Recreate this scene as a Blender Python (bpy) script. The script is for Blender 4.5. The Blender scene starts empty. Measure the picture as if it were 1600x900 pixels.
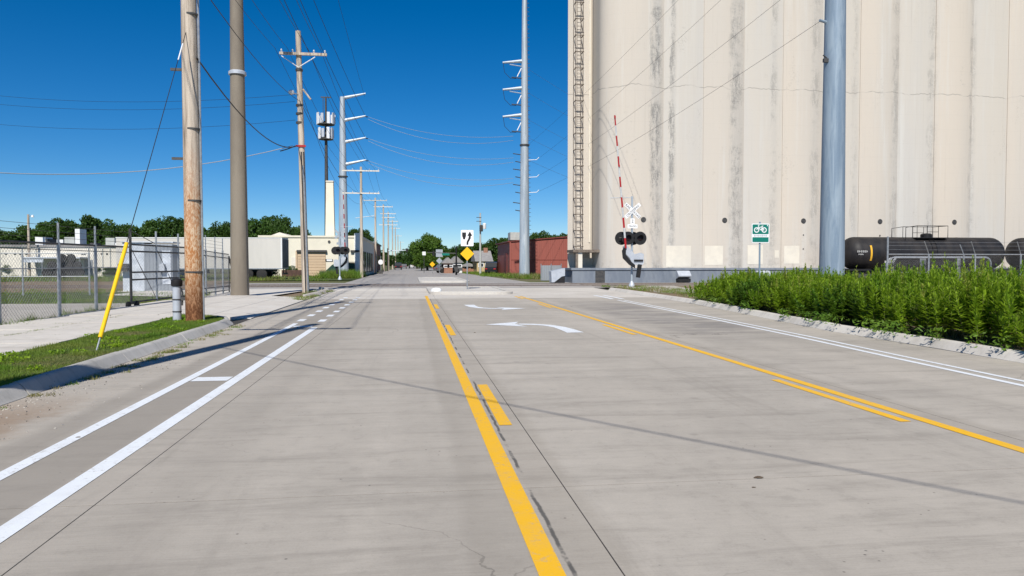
import bpy, math, random
import numpy as np
from mathutils import Vector, Matrix
R = math.radians
random.seed(7)
rng = np.random.default_rng(7)
scene = bpy.context.scene
col = scene.collection

# ------------------------------------------------------------------ camera, sky, sun, exposure
YAW, PITCH, CAMH, FPX = R(7.64), math.atan(38 / 1170), 1.5, 1170.0
cd = bpy.data.cameras.new('camera'); cam = bpy.data.objects.new('camera', cd); col.objects.link(cam)
cam.location = (0, 0, CAMH); cam.rotation_euler = (R(90) - PITCH, 0, -YAW)
cd.sensor_width = 36; cd.lens = FPX / 1600 * 36; cd.clip_end = 4000; cd.clip_start = 0.05
scene.camera = cam
SUN_EL, SUN_HEAD = R(45), R(12.5)            # shadows run SUN_HEAD to the right of the road direction
world = bpy.data.worlds.new('World'); scene.world = world; world.use_nodes = True
wn = world.node_tree; wn.nodes.clear()
sky = wn.nodes.new('ShaderNodeTexSky'); sky.sky_type = 'NISHITA'; sky.sun_disc = False
sky.sun_elevation = SUN_EL; sky.sun_rotation = math.pi + SUN_HEAD
sky.altitude = 2400; sky.air_density = 1.0; sky.dust_density = 0.0; sky.ozone_density = 6.0
bg = wn.nodes.new('ShaderNodeBackground'); bg.inputs[1].default_value = 0.086
wo = wn.nodes.new('ShaderNodeOutputWorld')
hs = wn.nodes.new('ShaderNodeHueSaturation'); hs.inputs['Saturation'].default_value = 1.32
wn.links.new(sky.outputs[0], hs.inputs['Color']); wn.links.new(hs.outputs[0], bg.inputs[0]); wn.links.new(bg.outputs[0], wo.inputs[0])
sl = bpy.data.lights.new('sun', 'SUN'); sl.energy = 5.0; sl.angle = R(0.53); sl.color = (1.0, 0.955, 0.88)
sun = bpy.data.objects.new('sun', sl); col.objects.link(sun)
sdir = Vector((math.sin(SUN_HEAD) * math.cos(SUN_EL), math.cos(SUN_HEAD) * math.cos(SUN_EL), -math.sin(SUN_EL)))
sun.rotation_euler = sdir.to_track_quat('-Z', 'Y').to_euler(); sun.location = (-20, -60, 60)
scene.view_settings.view_transform = 'Standard'; scene.view_settings.look = 'None'
scene.view_settings.exposure = 0.12; scene.view_settings.gamma = 1.0
scene.view_settings.use_curve_mapping = False

# ------------------------------------------------------------------ measuring helpers (survey of the place)
F2 = Vector((math.sin(YAW), math.cos(YAW), 0)); R2 = Vector((math.cos(YAW), -math.sin(YAW), 0))
def ray(px, py):
    u = (px - 800) / FPX; v = (450 - py) / FPX
    f = F2 * math.cos(PITCH) + Vector((0, 0, -math.sin(PITCH)))
    up = F2 * math.sin(PITCH) + Vector((0, 0, math.cos(PITCH)))
    return R2 * u + up * v + f
O = Vector((0, 0, CAMH))
def G(px, py, z=0.0):
    d = ray(px, py); return O + d * ((z - CAMH) / d.z)
def D(px, py, depth):
    d = ray(px, py); return O + d * (depth / d.dot(F2))
def YP(px, py, Y):
    d = ray(px, py); return O + d * (Y / d.y)
def lerp(a, b, t): return a + (b - a) * t

# ------------------------------------------------------------------ object helpers
def tag(o, label=None, cat=None, group=None, kind=None):
    if label: o['label'] = label
    if cat: o['category'] = cat
    if group: o['group'] = group
    if kind: o['kind'] = kind
    return o
def thing(name, label, cat, loc=(0, 0, 0), rz=0, group=None):
    o = bpy.data.objects.new(name, None); col.objects.link(o)
    o.empty_display_size = 0.3; o.location = loc; o.rotation_euler = (0, 0, rz)
    return tag(o, label, cat, group)
def link(name, me, parent=None, loc=None, rot=None):
    o = bpy.data.objects.new(name, me); col.objects.link(o)
    if parent: o.parent = parent
    if loc is not None: o.location = loc
    if rot is not None: o.rotation_euler = rot
    return o
def copy_tree(o, parent=None):
    c = o.copy(); col.objects.link(c); c.parent = parent
    for ch in list(o.children): copy_tree(ch, c)
    return c
class MB:
    def __init__(s): s.v = []; s.f = []
    def add(s, vs, fs):
        n = len(s.v); s.v += [tuple(p) for p in vs]; s.f += [tuple(i + n for i in f) for f in fs]; return s
    def box(s, c, d, rz=0, m=None):
        x, y, z = d[0] / 2, d[1] / 2, d[2] / 2
        vs = [Vector(p) for p in ((-x, -y, -z), (x, -y, -z), (x, y, -z), (-x, y, -z), (-x, -y, z), (x, -y, z), (x, y, z), (-x, y, z))]
        if m is not None: vs = [m @ p for p in vs]
        if rz: vs = [Matrix.Rotation(rz, 3, 'Z') @ p for p in vs]
        c = Vector(c)
        return s.add([p + c for p in vs], [(0, 3, 2, 1), (4, 5, 6, 7), (0, 1, 5, 4), (1, 2, 6, 5), (2, 3, 7, 6), (3, 0, 4, 7)])
    def bb(s, x0, x1, y0, y1, z0, z1):
        return s.box(((x0 + x1) / 2, (y0 + y1) / 2, (z0 + z1) / 2), (x1 - x0, y1 - y0, z1 - z0))
    def tube(s, pts, r, n=8, cap=True):
        pts = [Vector(p) for p in pts]; k = len(pts)
        rs = r if isinstance(r, (list, tuple)) else [r] * k
        vs = []; fs = []; prev = None
        for i, p in enumerate(pts):
            t = (pts[min(i + 1, k - 1)] - pts[max(i - 1, 0)])
            if t.length < 1e-9: t = Vector((0, 0, 1))
            t.normalize()
            if prev is None:
                a = Vector((0, 0, 1)) if abs(t.z) < .9 else Vector((1, 0, 0))
                e1 = t.cross(a).normalized()
            else:
                e1 = (prev - t * prev.dot(t)).normalized()
            prev = e1; e2 = t.cross(e1)
            for j in range(n):
                a = 2 * math.pi * j / n
                vs.append(p + (e1 * math.cos(a) + e2 * math.sin(a)) * rs[i])
        for i in range(k - 1):
            for j in range(n):
                j2 = (j + 1) % n
                fs.append((i * n + j, i * n + j2, (i + 1) * n + j2, (i + 1) * n + j))
        if cap:
            fs.append(tuple(range(n - 1, -1, -1))); fs.append(tuple((k - 1) * n + j for j in range(n)))
        return s.add(vs, fs)
    def prism(s, poly, h0, h1, axis='z'):          # polygon extruded along an axis
        n = len(poly)
        def P(a, b, h): return (a, b, h) if axis == 'z' else ((a, h, b) if axis == 'y' else (h, a, b))
        vs = [P(a, b, h0) for a, b in poly] + [P(a, b, h1) for a, b in poly]
        fs = [tuple(range(n - 1, -1, -1)), tuple(range(n, 2 * n))] + [(i, (i + 1) % n, n + (i + 1) % n, n + i) for i in range(n)]
        return s.add(vs, fs)
    def quad(s, a, b, c, d): return s.add([a, b, c, d], [(0, 1, 2, 3)])
    def lathe(s, prof, n=24, axis='z', c=(0, 0, 0)):  # prof: (r, h)
        vs = []; fs = []; k = len(prof); c = Vector(c)
        for r, h in prof:
            for j in range(n):
                a = 2 * math.pi * j / n; p = (r * math.cos(a), r * math.sin(a), h)
                if axis == 'y': p = (p[0], h, p[1])
                if axis == 'x': p = (h, p[0], p[1])
                vs.append(Vector(p) + c)
        for i in range(k - 1):
            for j in range(n):
                j2 = (j + 1) % n; fs.append((i * n + j, i * n + j2, (i + 1) * n + j2, (i + 1) * n + j))
        fs.append(tuple(range(n - 1, -1, -1))); fs.append(tuple((k - 1) * n + j for j in range(n)))
        return s.add(vs, fs)
    def mesh(s, name, mat, smooth=True, fix=True):
        me = bpy.data.meshes.new(name); me.from_pydata(s.v, [], s.f)
        if mat: me.materials.append(mat)
        if fix:
            import bmesh
            bm = bmesh.new(); bm.from_mesh(me); bmesh.ops.recalc_face_normals(bm, faces=bm.faces); bm.to_mesh(me); bm.free()
        if smooth and len(me.polygons):
            me.polygons.foreach_set('use_smooth', [True] * len(me.polygons)); me.set_sharp_from_angle(angle=R(38))
        me.update(); return me
    def build(s, name, mat, parent=None, smooth=True, loc=None, rot=None, fix=True):
        return link(name, s.mesh(name, mat, smooth, fix), parent, loc, rot)
def soup(name, verts, nper, mat, parent=None):     # numpy (N, nper, 3) polygons as one mesh
    n = verts.shape[0]; me = bpy.data.meshes.new(name)
    me.vertices.add(n * nper); me.loops.add(n * nper); me.polygons.add(n)
    me.vertices.foreach_set('co', verts.reshape(-1).astype(np.float32))
    me.loops.foreach_set('vertex_index', np.arange(n * nper, dtype=np.int32))
    me.polygons.foreach_set('loop_start', np.arange(0, n * nper, nper, dtype=np.int32))
    me.update(calc_edges=True); me.validate(); me.materials.append(mat)
    return me if parent == 'mesh' else link(name, me, parent)
def text(body, size, mat, parent, loc, rot=(R(90), 0, 0), name='lettering', ext=0.003, sx=1.0):
    cu = bpy.data.curves.new('t', 'FONT'); cu.body = body; cu.size = size; cu.align_x = 'CENTER'; cu.align_y = 'CENTER'; cu.extrude = ext
    cu.resolution_u = 2
    to = bpy.data.objects.new('t', cu); col.objects.link(to)
    me = bpy.data.meshes.new_from_object(to.evaluated_get(bpy.context.evaluated_depsgraph_get()))
    bpy.data.objects.remove(to); bpy.data.curves.remove(cu)
    me.materials.clear(); me.materials.append(mat)
    o = link(name, me, parent, loc, rot); o.scale = (sx, 1, 1); return o

# ------------------------------------------------------------------ node helpers and materials
class NT:
    def __init__(s, name):
        s.m = bpy.data.materials.new(name); s.m.use_nodes = True; s.t = s.m.node_tree; s.t.nodes.clear()
        s.out = s.n('ShaderNodeOutputMaterial'); s.p = s.n('ShaderNodeBsdfPrincipled'); s.l(s.p.outputs[0], s.out.inputs[0])
    def n(s, t, **k):
        x = s.t.nodes.new(t)
        for a, b in k.items(): setattr(x, a, b)
        return x
    def l(s, a, b): s.t.links.new(a, b)
    def put(s, v, sock):
        if hasattr(v, 'is_linked'): s.l(v, sock)
        elif isinstance(v, (tuple, list)) and len(v) == 3 and sock.type == 'RGBA': sock.default_value = (*v, 1)
        else: sock.default_value = v
    def coord(s, kind='Position'):
        if kind == 'Position': return s.n('ShaderNodeNewGeometry').outputs['Position']
        return s.n('ShaderNodeTexCoord').outputs[kind]
    def mp(s, co, scale=(1, 1, 1), loc=(0, 0, 0), rot=(0, 0, 0)):
        m = s.n('ShaderNodeMapping'); s.l(co, m.inputs[0]); m.inputs['Scale'].default_value = scale; m.inputs['Location'].default_value = loc; m.inputs['Rotation'].default_value = rot; return m.outputs[0]
    def noise(s, co, scale=1, detail=6, rough=.6, dist=0):
        x = s.n('ShaderNodeTexNoise'); s.l(co, x.inputs['Vector']); x.inputs['Scale'].default_value = scale; x.inputs['Detail'].default_value = detail; x.inputs['Roughness'].default_value = rough; x.inputs['Distortion'].default_value = dist; return x.outputs[0]
    def voro(s, co, scale=1, feature='F1'):
        x = s.n('ShaderNodeTexVoronoi', feature=feature); s.l(co, x.inputs['Vector']); x.inputs['Scale'].default_value = scale; return x.outputs[0]
    def rng(s, v, a, b, c=0, d=1):
        x = s.n('ShaderNodeMapRange', interpolation_type='SMOOTHSTEP'); s.put(v, x.inputs[0]); x.inputs[1].default_value = a; x.inputs[2].default_value = b; x.inputs[3].default_value = c; x.inputs[4].default_value = d; return x.outputs[0]
    def math(s, op, a, b=0.0):
        x = s.n('ShaderNodeMath', operation=op); s.put(a, x.inputs[0]); s.put(b, x.inputs[1]); return x.outputs[0]
    def mix(s, f, a, b, mode='MIX'):
        x = s.n('ShaderNodeMix', data_type='RGBA', blend_type=mode); s.put(f, x.inputs[0]); s.put(a, x.inputs[6]); s.put(b, x.inputs[7]); return x.outputs[2]
    def sep(s, v):
        x = s.n('ShaderNodeSeparateXYZ'); s.l(v, x.inputs[0]); return x.outputs
    def band(s, x, c, w, soft):           # 1 inside |x-c|<w, falling to 0 over soft
        return s.rng(s.math('ABSOLUTE', s.math('SUBTRACT', x, c)), w, w + soft, 1, 0)
    def bump(s, h, strength=.3, dist=.02):
        b = s.n('ShaderNodeBump'); s.l(h, b.inputs['Height']); b.inputs['Strength'].default_value = strength; b.inputs['Distance'].default_value = dist; s.l(b.outputs[0], s.p.inputs['Normal'])
    def done(s, color, rough=.7, metal=0.0, spec=.5):
        s.put(color, s.p.inputs['Base Color']); s.put(rough, s.p.inputs['Roughness']); s.put(metal, s.p.inputs['Metallic']); s.p.inputs['Specular IOR Level'].default_value = spec
        return s.m
def M(name, c1, c2=None, rough=.7, metal=0., scale=2., stretch=(1, 1, 1), bump=0., bscale=60., kind='Object', lo=.38, hi=.62, spec=.4):
    t = NT(name); co = t.mp(t.coord(kind), stretch)
    c = c1
    if c2:
        n1 = t.noise(co, scale, 8, .65); c = t.mix(t.rng(n1, lo, hi), c1, c2)
    if bump: t.bump(t.noise(t.coord(kind), bscale, 4), bump, .01)
    return t.done(c, rough, metal, spec)

def mat_road(name, c1, c2, dark, tracks=True):
    t = NT(name); P = t.coord(); X, Y, Z = t.sep(P)
    big = t.noise(P, .35, 5, .6); c = t.mix(t.rng(big, .35, .65), c1, c2)
    st = t.noise(t.mp(P, (.35, 2.6, 1), rot=(0, 0, R(6))), 1.0, 9, .72, .6)
    c = t.mix(t.math('MULTIPLY', t.rng(st, .46, .72), .5), c, dark)
    st2 = t.noise(t.mp(P, (1.6, .18, 1), rot=(0, 0, R(-14))), .9, 8, .7, .9)
    c = t.mix(t.math('MULTIPLY', t.rng(st2, .55, .74), .32), c, dark)
    br = t.noise(t.mp(P, (1.5, 95, 1)), 1.0, 3, .6)           # broomed finish
    c = t.mix(t.math('MULTIPLY', t.rng(br, .35, .7), .16), c, dark)
    fine = t.noise(P, 70, 4, .7); c = t.mix(t.math('MULTIPLY', t.rng(fine, .45, .75), .22), c, dark)
    sp = t.voro(P, 9.0); c = t.mix(t.math('MULTIPLY', t.rng(sp, .03, .10, 1, 0), t.rng(t.noise(P, 1.3, 3), .5, .62)), c, (.10, .09, .085))
    mot = t.noise(P, 5.5, 9, .8); c = t.mix(t.math('MULTIPLY', t.rng(mot, .5, .72), .4), c, dark); c = t.mix(t.math('MULTIPLY', t.rng(mot, .5, .3), .25), c, tuple(min(1, v * 1.18) for v in c1))
    if tracks:
        n1 = t.noise(t.mp(P, (1.5, .12, 1)), 2.0, 6, .6)
        def add(c, cx, w, soft, amt, colr=dark):
            xx = t.math('ADD', X, t.math('MULTIPLY', t.math('SUBTRACT', n1, .5), .25))
            return t.mix(t.math('MULTIPLY', t.band(xx, cx, w, soft), amt), c, colr)
        c = add(c, -2.58, .16, .3, .62); c = add(c, -3.15, .05, .22, .5); c = add(c, -1.85, .25, .4, .22)
        c = add(c, .47, .12, .12, .32, (.27, .24, .20)); c = add(c, .92, .12, .14, .3, (.27, .235, .19)); c = add(c, 5.05, .12, .15, .3, (.27, .235, .19))
        d1 = t.math('MULTIPLY', t.math('MULTIPLY', t.band(X, 6.9, .7, 1.0), t.band(Y, 21.5, 4.0, 5.0)), t.rng(t.noise(t.mp(P, (.5, 1.6, 1)), .9, 6, .6), .36, .6))
        c = t.mix(t.math('MULTIPLY', d1, .55), c, (.13, .125, .13))
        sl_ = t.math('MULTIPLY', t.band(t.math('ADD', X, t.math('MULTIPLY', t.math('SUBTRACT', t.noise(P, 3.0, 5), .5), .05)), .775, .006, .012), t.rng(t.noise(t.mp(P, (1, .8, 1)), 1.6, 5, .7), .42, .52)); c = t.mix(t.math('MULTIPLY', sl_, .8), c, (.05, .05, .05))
        for cx, w, a in ((-1.35, .18, .16), (.15, .15, .14), (-.62, .1, .12), (2.1, .2, .10), (3.7, .2, .10), (2.9, .12, .12), (6.0, .2, .14), (7.3, .15, .1)): c = add(c, cx, w, .35, a)
        vd = t.n('ShaderNodeTexVoronoi', feature='DISTANCE_TO_EDGE'); vm = t.n('ShaderNodeVectorMath', operation='ADD'); t.l(P, vm.inputs[0])
        nz = t.n('ShaderNodeTexNoise'); t.l(P, nz.inputs['Vector']); nz.inputs['Scale'].default_value = 1.4; nz.inputs['Detail'].default_value = 8
        vs_ = t.n('ShaderNodeVectorMath', operation='SCALE'); t.l(nz.outputs['Color'], vs_.inputs[0]); vs_.inputs['Scale'].default_value = .9; t.l(vs_.outputs[0], vm.inputs[1])
        t.l(vm.outputs[0], vd.inputs['Vector']); vd.inputs['Scale'].default_value = .17
        ck = t.math('MULTIPLY', t.rng(vd.outputs[0], .0006, .0016, 1, 0), t.rng(t.noise(P, .22, 3), .5, .58)); c = t.mix(t.math('MULTIPLY', ck, .6), c, (.09, .08, .07))
        dr = t.math('MULTIPLY', t.rng(t.voro(P, 2.1), .05, .16, 1, 0), t.rng(t.noise(P, .5, 4), .5, .66)); c = t.mix(t.math('MULTIPLY', dr, .35), c, (.12, .11, .10))
        # brown silt washed along the kerb
        s = t.math('MULTIPLY', t.rng(t.math('ADD', X, t.math('MULTIPLY', t.noise(P, 1.1, 7, .7), .9)), -3.3, -2.95, 1, 0), t.rng(Y, 7.4, 9.6, 1, 0))
        c = t.mix(t.math('MULTIPLY', s, .85), c, t.mix(t.noise(P, 25, 5), (.22, .15, .10), (.34, .26, .19)))
    rnd = t.n('ShaderNodeObjectInfo').outputs['Random']
    c = t.mix(1.0, c, t.mix(rnd, (.955, .955, .955), (1, 1, 1)), 'MULTIPLY')
    t.bump(t.math('ADD', fine, t.math('MULTIPLY', br, .6)), .25, .004)
    return t.done(c, t.rng(big, .3, .7, .75, .9), 0, .3)

def mat_silo(infill=False):
    t = NT('silo_infill_concrete' if infill else 'silo_concrete'); P = t.coord(); X, Y, Z = t.sep(P)
    base = t.mix(t.rng(t.noise(t.mp(P, (1, 1, .12)), .28, 6, .6), .35, .65), *(((.555, .51, .445), (.53, .505, .465)) if infill else ((.57, .51, .435), (.54, .495, .435))))
    wh = t.noise(t.mp(P, (1.3, 1.3, .06)), .8, 8, .7)
    base = t.mix(t.math('MULTIPLY', t.rng(wh, .5, .72), .75), base, (.585, .57, .53))
    st = t.noise(t.mp(P, (5.5, 5.5, .10)), 1.0, 9, .72)
    base = t.mix(t.math('MULTIPLY', t.rng(st, .54, .76), .38), base, (.36, .325, .28))
    # weathered seams: grey streaks beside some joints
    grime = t.noise(t.mp(P, (2.2, 2.2, .55)), 1.5, 10, .78); fine = t.noise(P, 9, 6, .75)
    g = t.math('ADD', t.math('MULTIPLY', grime, .65), t.math('MULTIPLY', fine, .35))
    msk = None
    for cx, w, a in ((19.45, .34, 1.0), (20.85, .16, .9), (26.2, .42, .9), (29.5, .2, .45), (33.0, .3, .4), (40.2, .3, .42), (43.6, .3, .4), (47.3, .25, .42), (36.6, .2, .3)):
        b = t.math('MULTIPLY', t.band(t.math('ADD', X, t.math('MULTIPLY', t.math('SUBTRACT', grime, .5), 1.1)), cx, w * .4, w * 1.7), a)
        msk = b if msk is None else t.math('MAXIMUM', msk, b)
    zmod = t.rng(t.noise(t.mp(P, (.25, .25, .45)), 1.0, 6, .7), .40, .58, .12, 1.0)
    k = t.math('MULTIPLY', t.math('MULTIPLY', msk, zmod), t.rng(g, .44, .56))
    base = t.mix(t.math('MULTIPLY', k, .9), base, (.13, .125, .115))
    sc = t.math('MULTIPLY', t.rng(t.noise(t.mp(P, (1.2, 1.2, .45)), .55, 7, .75), .55, .68), t.rng(t.noise(P, 7, 9, .8), .5, .62)); base = t.mix(t.math('MULTIPLY', sc, .45), base, (.27, .25, .22))
    base = t.mix(t.math('MULTIPLY', msk, .35), base, (.43, .42, .40))
    # one wandering pour line
    zz = t.math('ADD', Z, t.math('MULTIPLY', t.noise(t.mp(P, (.45, .45, 0)), 1.0, 3), 1.2))
    base = t.mix(t.math('MULTIPLY', t.band(zz, 16.3, .015, .03), t.rng(t.noise(P, .8, 3), .38, .5, .2, .75)), base, (.28, .26, .23))
    pl = t.band(t.math('FRACT', t.math('MULTIPLY', Z, .82)), .5, .004, .012)
    base = t.mix(t.math('MULTIPLY', pl, .12), base, (.35, .32, .28))
    low = t.math('MULTIPLY', t.rng(Z, 1.0, 2.6, 1, 0), t.rng(t.noise(P, 2.2, 7, .7), .48, .66)); base = t.mix(t.math('MULTIPLY', low, .55), base, (.37, .33, .28))
    t.bump(t.math('ADD', t.noise(P, 3, 8, .7), fine), .25, .03)
    return t.done(base, .9, 0, .2)

def mat_wood(name, zfade):
    t = NT(name); P = t.coord('Object'); X, Y, Z = t.sep(P)
    g = t.noise(t.mp(P, (9, 9, .45)), 1.2, 9, .72, .4)
    up = t.mix(t.rng(g, .35, .7), (.58, .50, .41), (.28, .225, .175))
    flake = t.noise(t.mp(P, (13, 13, 5)), 1.3, 9, .75, 1.2)
    lowc = t.mix(t.rng(flake, .44, .58), (.40, .17, .06), (.60, .44, .29))
    lowc = t.mix(t.math('MULTIPLY', t.rng(Z, .1, 1.7, 1, 0), .9), lowc, t.mix(t.rng(flake, .45, .62), (.085, .03, .014), (.30, .115, .04)))
    f = t.rng(t.math('ADD', Z, t.math('MULTIPLY', t.noise(P, 2.5, 5), 1.6)), zfade[0], zfade[1], 1, 0)
    c = t.mix(f, up, lowc)
    cr = t.rng(t.noise(t.mp(P, (22, 22, .35)), 1.0, 5, .6), .60, .68); c = t.mix(t.math('MULTIPLY', cr, .75), c, (.06, .045, .035))
    t.bump(t.math('ADD', g, t.math('MULTIPLY', flake, .6)), .6, .02)
    return t.done(c, .85, 0, .2)

def mat_galv(name, c1, c2, rough=.45, metal=.35):
    t = NT(name); P = t.coord('Object')
    a = t.noise(t.mp(P, (2.5, 2.5, .25)), 1.4, 7, .65, .7); b = t.voro(P, 14)
    c = t.mix(t.rng(a, .36, .64), c1, c2); c = t.mix(t.math('MULTIPLY', b, .18), c, c2)
    st = t.rng(t.noise(t.mp(P, (9, 9, .2)), 1.0, 6, .7), .6, .75); c = t.mix(t.math('MULTIPLY', st, .4), c, (.50, .56, .62))
    return t.done(c, t.rng(a, .3, .7, rough - .08, rough + .15), metal, .5)

def mat_leaf(name, c1, c2, c3=None, trans=.35, rough=.55):
    t = NT(name)
    r = t.n('ShaderNodeNewGeometry').outputs['Random Per Island']
    c = t.mix(r, c1, c2)
    n = t.noise(t.coord(), .55, 4); c = t.mix(t.math('MULTIPLY', t.rng(n, .4, .62), .7), c, c3 or c1)
    t.done(c, rough, 0, .3)
    tr = t.n('ShaderNodeBsdfTranslucent'); t.put(t.mix(.5, c, (.20, .30, .03)), tr.inputs[0])
    ms = t.n('ShaderNodeMixShader'); ms.inputs[0].default_value = trans
    t.l(t.p.outputs[0], ms.inputs[1]); t.l(tr.outputs[0], ms.inputs[2]); t.l(ms.outputs[0], t.out.inputs[0])
    return t.m
def mat_ground(name, c1, c2, c3, s1=.5, s2=6., bump=.5, bs=30):
    t = NT(name); P = t.coord()
    c = t.mix(t.rng(t.noise(P, s1, 7, .65), .4, .6), c1, c2); c = t.mix(t.math('MULTIPLY', t.rng(t.noise(P, s2, 8, .75), .48, .66), .8), c, c3)
    fn = t.noise(P, bs, 5, .75); c = t.mix(t.math('MULTIPLY', t.rng(fn, .4, .7), .35), c, tuple(x * .45 for x in c1))
    t.bump(fn, bump, .02); return t.done(c, .95, 0, .15)
def mat_sheet(name, c1, c2, pitch, axis='X', rough=.5, metal=0., bump=.5):   # painted ribbed sheet metal: fine ribs as relief
    t = NT(name); P = t.coord('Object'); s = t.sep(P)
    w = t.math('SINE', t.math('MULTIPLY', s['XYZ'.index(axis)], 2 * math.pi / pitch))
    c = t.mix(t.rng(t.noise(t.mp(P, (1, 1, .2)), .9, 6, .65), .35, .65), c1, c2)
    t.bump(w, bump, .03); return t.done(c, rough, metal, .4)

MT = {}
MT['road'] = mat_road('road_concrete', (.475, .43, .37), (.41, .373, .323), (.23, .207, .178))
MT['road_pale'] = mat_road('road_concrete_pale', (.62, .58, .52), (.54, .50, .445), (.27, .24, .21), False)
MT['asphalt'] = mat_road('asphalt_worn', (.34, .32, .30), (.40, .375, .35), (.20, .185, .175), False)
MT['xing'] = mat_road('crossing_asphalt', (.16, .115, .105), (.20, .15, .14), (.10, .085, .08), False)
MT['walk'] = mat_road('walk_concrete', (.67, .63, .57), (.59, .55, .495), (.33, .30, .26), False)
MT['kerb'] = mat_road('kerb_concrete', (.55, .53, .50), (.46, .44, .41), (.24, .23, .21), False)
MT['joint'] = M('joint_filler', (.035, .033, .03), (.07, .062, .055), .95)
def mat_paint(name, c, under):
    t = NT(name); P = t.coord()
    n = t.noise(P, 16, 8, .8); n2 = t.noise(t.mp(P, (1.2, .5, 1)), 1.2, 6, .7)
    wear = t.math('MULTIPLY', t.rng(n, .53, .62), t.rng(n2, .40, .58)); cc = t.mix(t.math('MULTIPLY', wear, .75), c, under)
    cc = t.mix(t.math('MULTIPLY', t.rng(t.noise(P, 2.2, 7, .7), .4, .7), .18), cc, under)
    t.bump(n, .2, .004); return t.done(cc, .65, 0, .35)
MT['white_paint'] = mat_paint('white_road_paint', (.74, .77, .80), (.40, .38, .35))
MT['yellow_paint'] = mat_paint('yellow_road_paint', (.80, .44, .012), (.42, .33, .22))
MT['silo'] = mat_silo(); MT['silo_infill'] = mat_silo(True)
MT['silo_patch'] = M('patch_paint', (.70, .65, .55), (.64, .595, .51), .8, scale=1.2)
MT['dock'] = M('grey_blue_paint', (.15, .175, .215), (.20, .225, .26), .7, scale=1.3, stretch=(1, 1, .3), kind='Position', bump=.2)
MT['wood'] = mat_wood('pole_wood_new', (2.6, 5.6)); MT['wood_grey'] = mat_wood('pole_wood_grey', (-9, -8))
MT['galv'] = mat_galv('galvanised_blue', (.185, .25, .325), (.30, .375, .445), .5, .15)
MT['galv2'] = mat_galv('galvanised_pale', (.33, .39, .45), (.46, .51, .56), .45, .2)
MT['tan_pole'] = M('tan_pole', (.235, .20, .155), (.19, .16, .125), .75, scale=1.0, stretch=(1, 1, .3))
MT['steel'] = M('fence_steel', (.30, .32, .34), (.40, .42, .44), .45, .5, 8)
MT['mesh'] = M('fence_wire', (.26, .27, .28), (.34, .35, .36), .5, .35, 8)
MT['dark_steel'] = M('dark_steel', (.05, .052, .055), (.09, .085, .08), .6, .3, 5)
MT['black'] = M('black_paint', (.008, .008, .009), (.014, .013, .014), .55, 0, 5)
MT['white'] = M('white_enamel', (.76, .77, .77), (.70, .71, .71), .5, 0, 4)
MT['sign_white'] = M('sign_white', (.80, .81, .82), None, .4)
MT['sign_yellow'] = M('sign_yellow', (.80, .45, .01), None, .4)
MT['sign_green'] = M('sign_green', (.004, .17, .13), None, .45)
MT['sign_back'] = M('sign_back', (.36, .40, .44), (.42, .46, .50), .5, .4, 4)
MT['yellow_plastic'] = M('yellow_plastic', (.82, .52, .01), (.78, .47, .01), .45, 0, 6)
MT['rail'] = M('rail_steel', (.13, .095, .075), (.20, .17, .15), .5, .5, 6)
MT['red_sheet'] = mat_sheet('red_ribbed_sheet', (.30, .085, .065), (.27, .08, .062), .24, 'X', .6, 0, .2)
MT['red_sheet_y'] = mat_sheet('red_ribbed_sheet_side', (.30, .085, .065), (.27, .08, .062), .24, 'Y', .6, 0, .2)
MT['red_trim'] = M('dark_red_trim', (.20, .04, .03), (.14, .035, .03), .6)
MT['cream'] = M('cream_wall', (.75, .70, .57), (.69, .645, .53), .85, scale=.6, bump=.15, bscale=20)
MT['white_wall'] = M('white_wall', (.74, .69, .60), (.66, .62, .54), .85, scale=.5, bump=.15, bscale=20)
MT['tan_door'] = M('tan_door', (.56, .42, .28), (.52, .39, .26), .65, scale=.8)
MT['trailer'] = mat_sheet('trailer_side', (.62, .59, .54), (.57, .545, .50), 1.25, 'X', .5, .1, .15)
MT['trailer_shade'] = M('trailer_end_shade', (.05, .06, .075), (.08, .09, .11), .6, 0, 2)  # near-black colour puts the shade of the trailer's end face into its doors
MT['rubber'] = M('rubber', (.018, .018, .019), (.03, .028, .027), .85, 0, 9)
MT['cab_side'] = mat_sheet('cabinet_sheet', (.30, .325, .36), (.26, .285, .32), .18, 'X', .5, .1)
MT['cab_light'] = M('cabinet_pale', (.62, .66, .72), (.45, .49, .55), .55, 0, 2)
MT['glass'] = M('dark_glass', (.02, .025, .03), None, .12, 0)
MT['roof_grey'] = M('roof_grey', (.30, .29, .28), (.24, .23, .225), .9, scale=1.5)
MT['unit'] = M('roof_unit', (.40, .42, .40), (.48, .49, .47), .6, .1, 2)
MT['brick'] = M('brick_wall', (.33, .17, .11), (.27, .14, .095), .9, scale=4)
MT['yellow_house'] = M('yellow_siding', (.50, .38, .20), (.45, .34, .18), .8, scale=2)
MT['tank_black'] = M('tank_black', (.006, .006, .008), (.022, .019, .018), .6, 0, 1.2, (1, 1, .4))
MT['letter'] = M('stencil_white', (.62, .62, .60), (.45, .45, .43), .7, 0, 9)
MT['gate_red'] = M('gate_red', (.38, .012, .015), None, .5); MT['mark_yellow'] = M('mark_yellow', (.72, .40, .03), None, .5)
MT['signal_grey'] = M('signal_grey', (.50, .53, .58), (.44, .47, .52), .5, .2, 4)
MT['lens'] = M('red_lens', (.012, .002, .002), None, .5)
MT['wire_dark'] = M('wire_dark', (.02, .021, .024), None, .6); MT['wire_pale'] = M('wire_aluminium', (.42, .46, .50), None, .45, .5)
MT['green_bin'] = M('green_bin', (.012, .06, .045), (.009, .04, .033), .6, 0, 3)
MT['brown'] = M('brown_box', (.10, .055, .04), (.07, .04, .03), .8, 0, 3)
MT['rust'] = M('rust_steel', (.20, .165, .13), (.13, .10, .08), .85, 0, 5)
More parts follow.
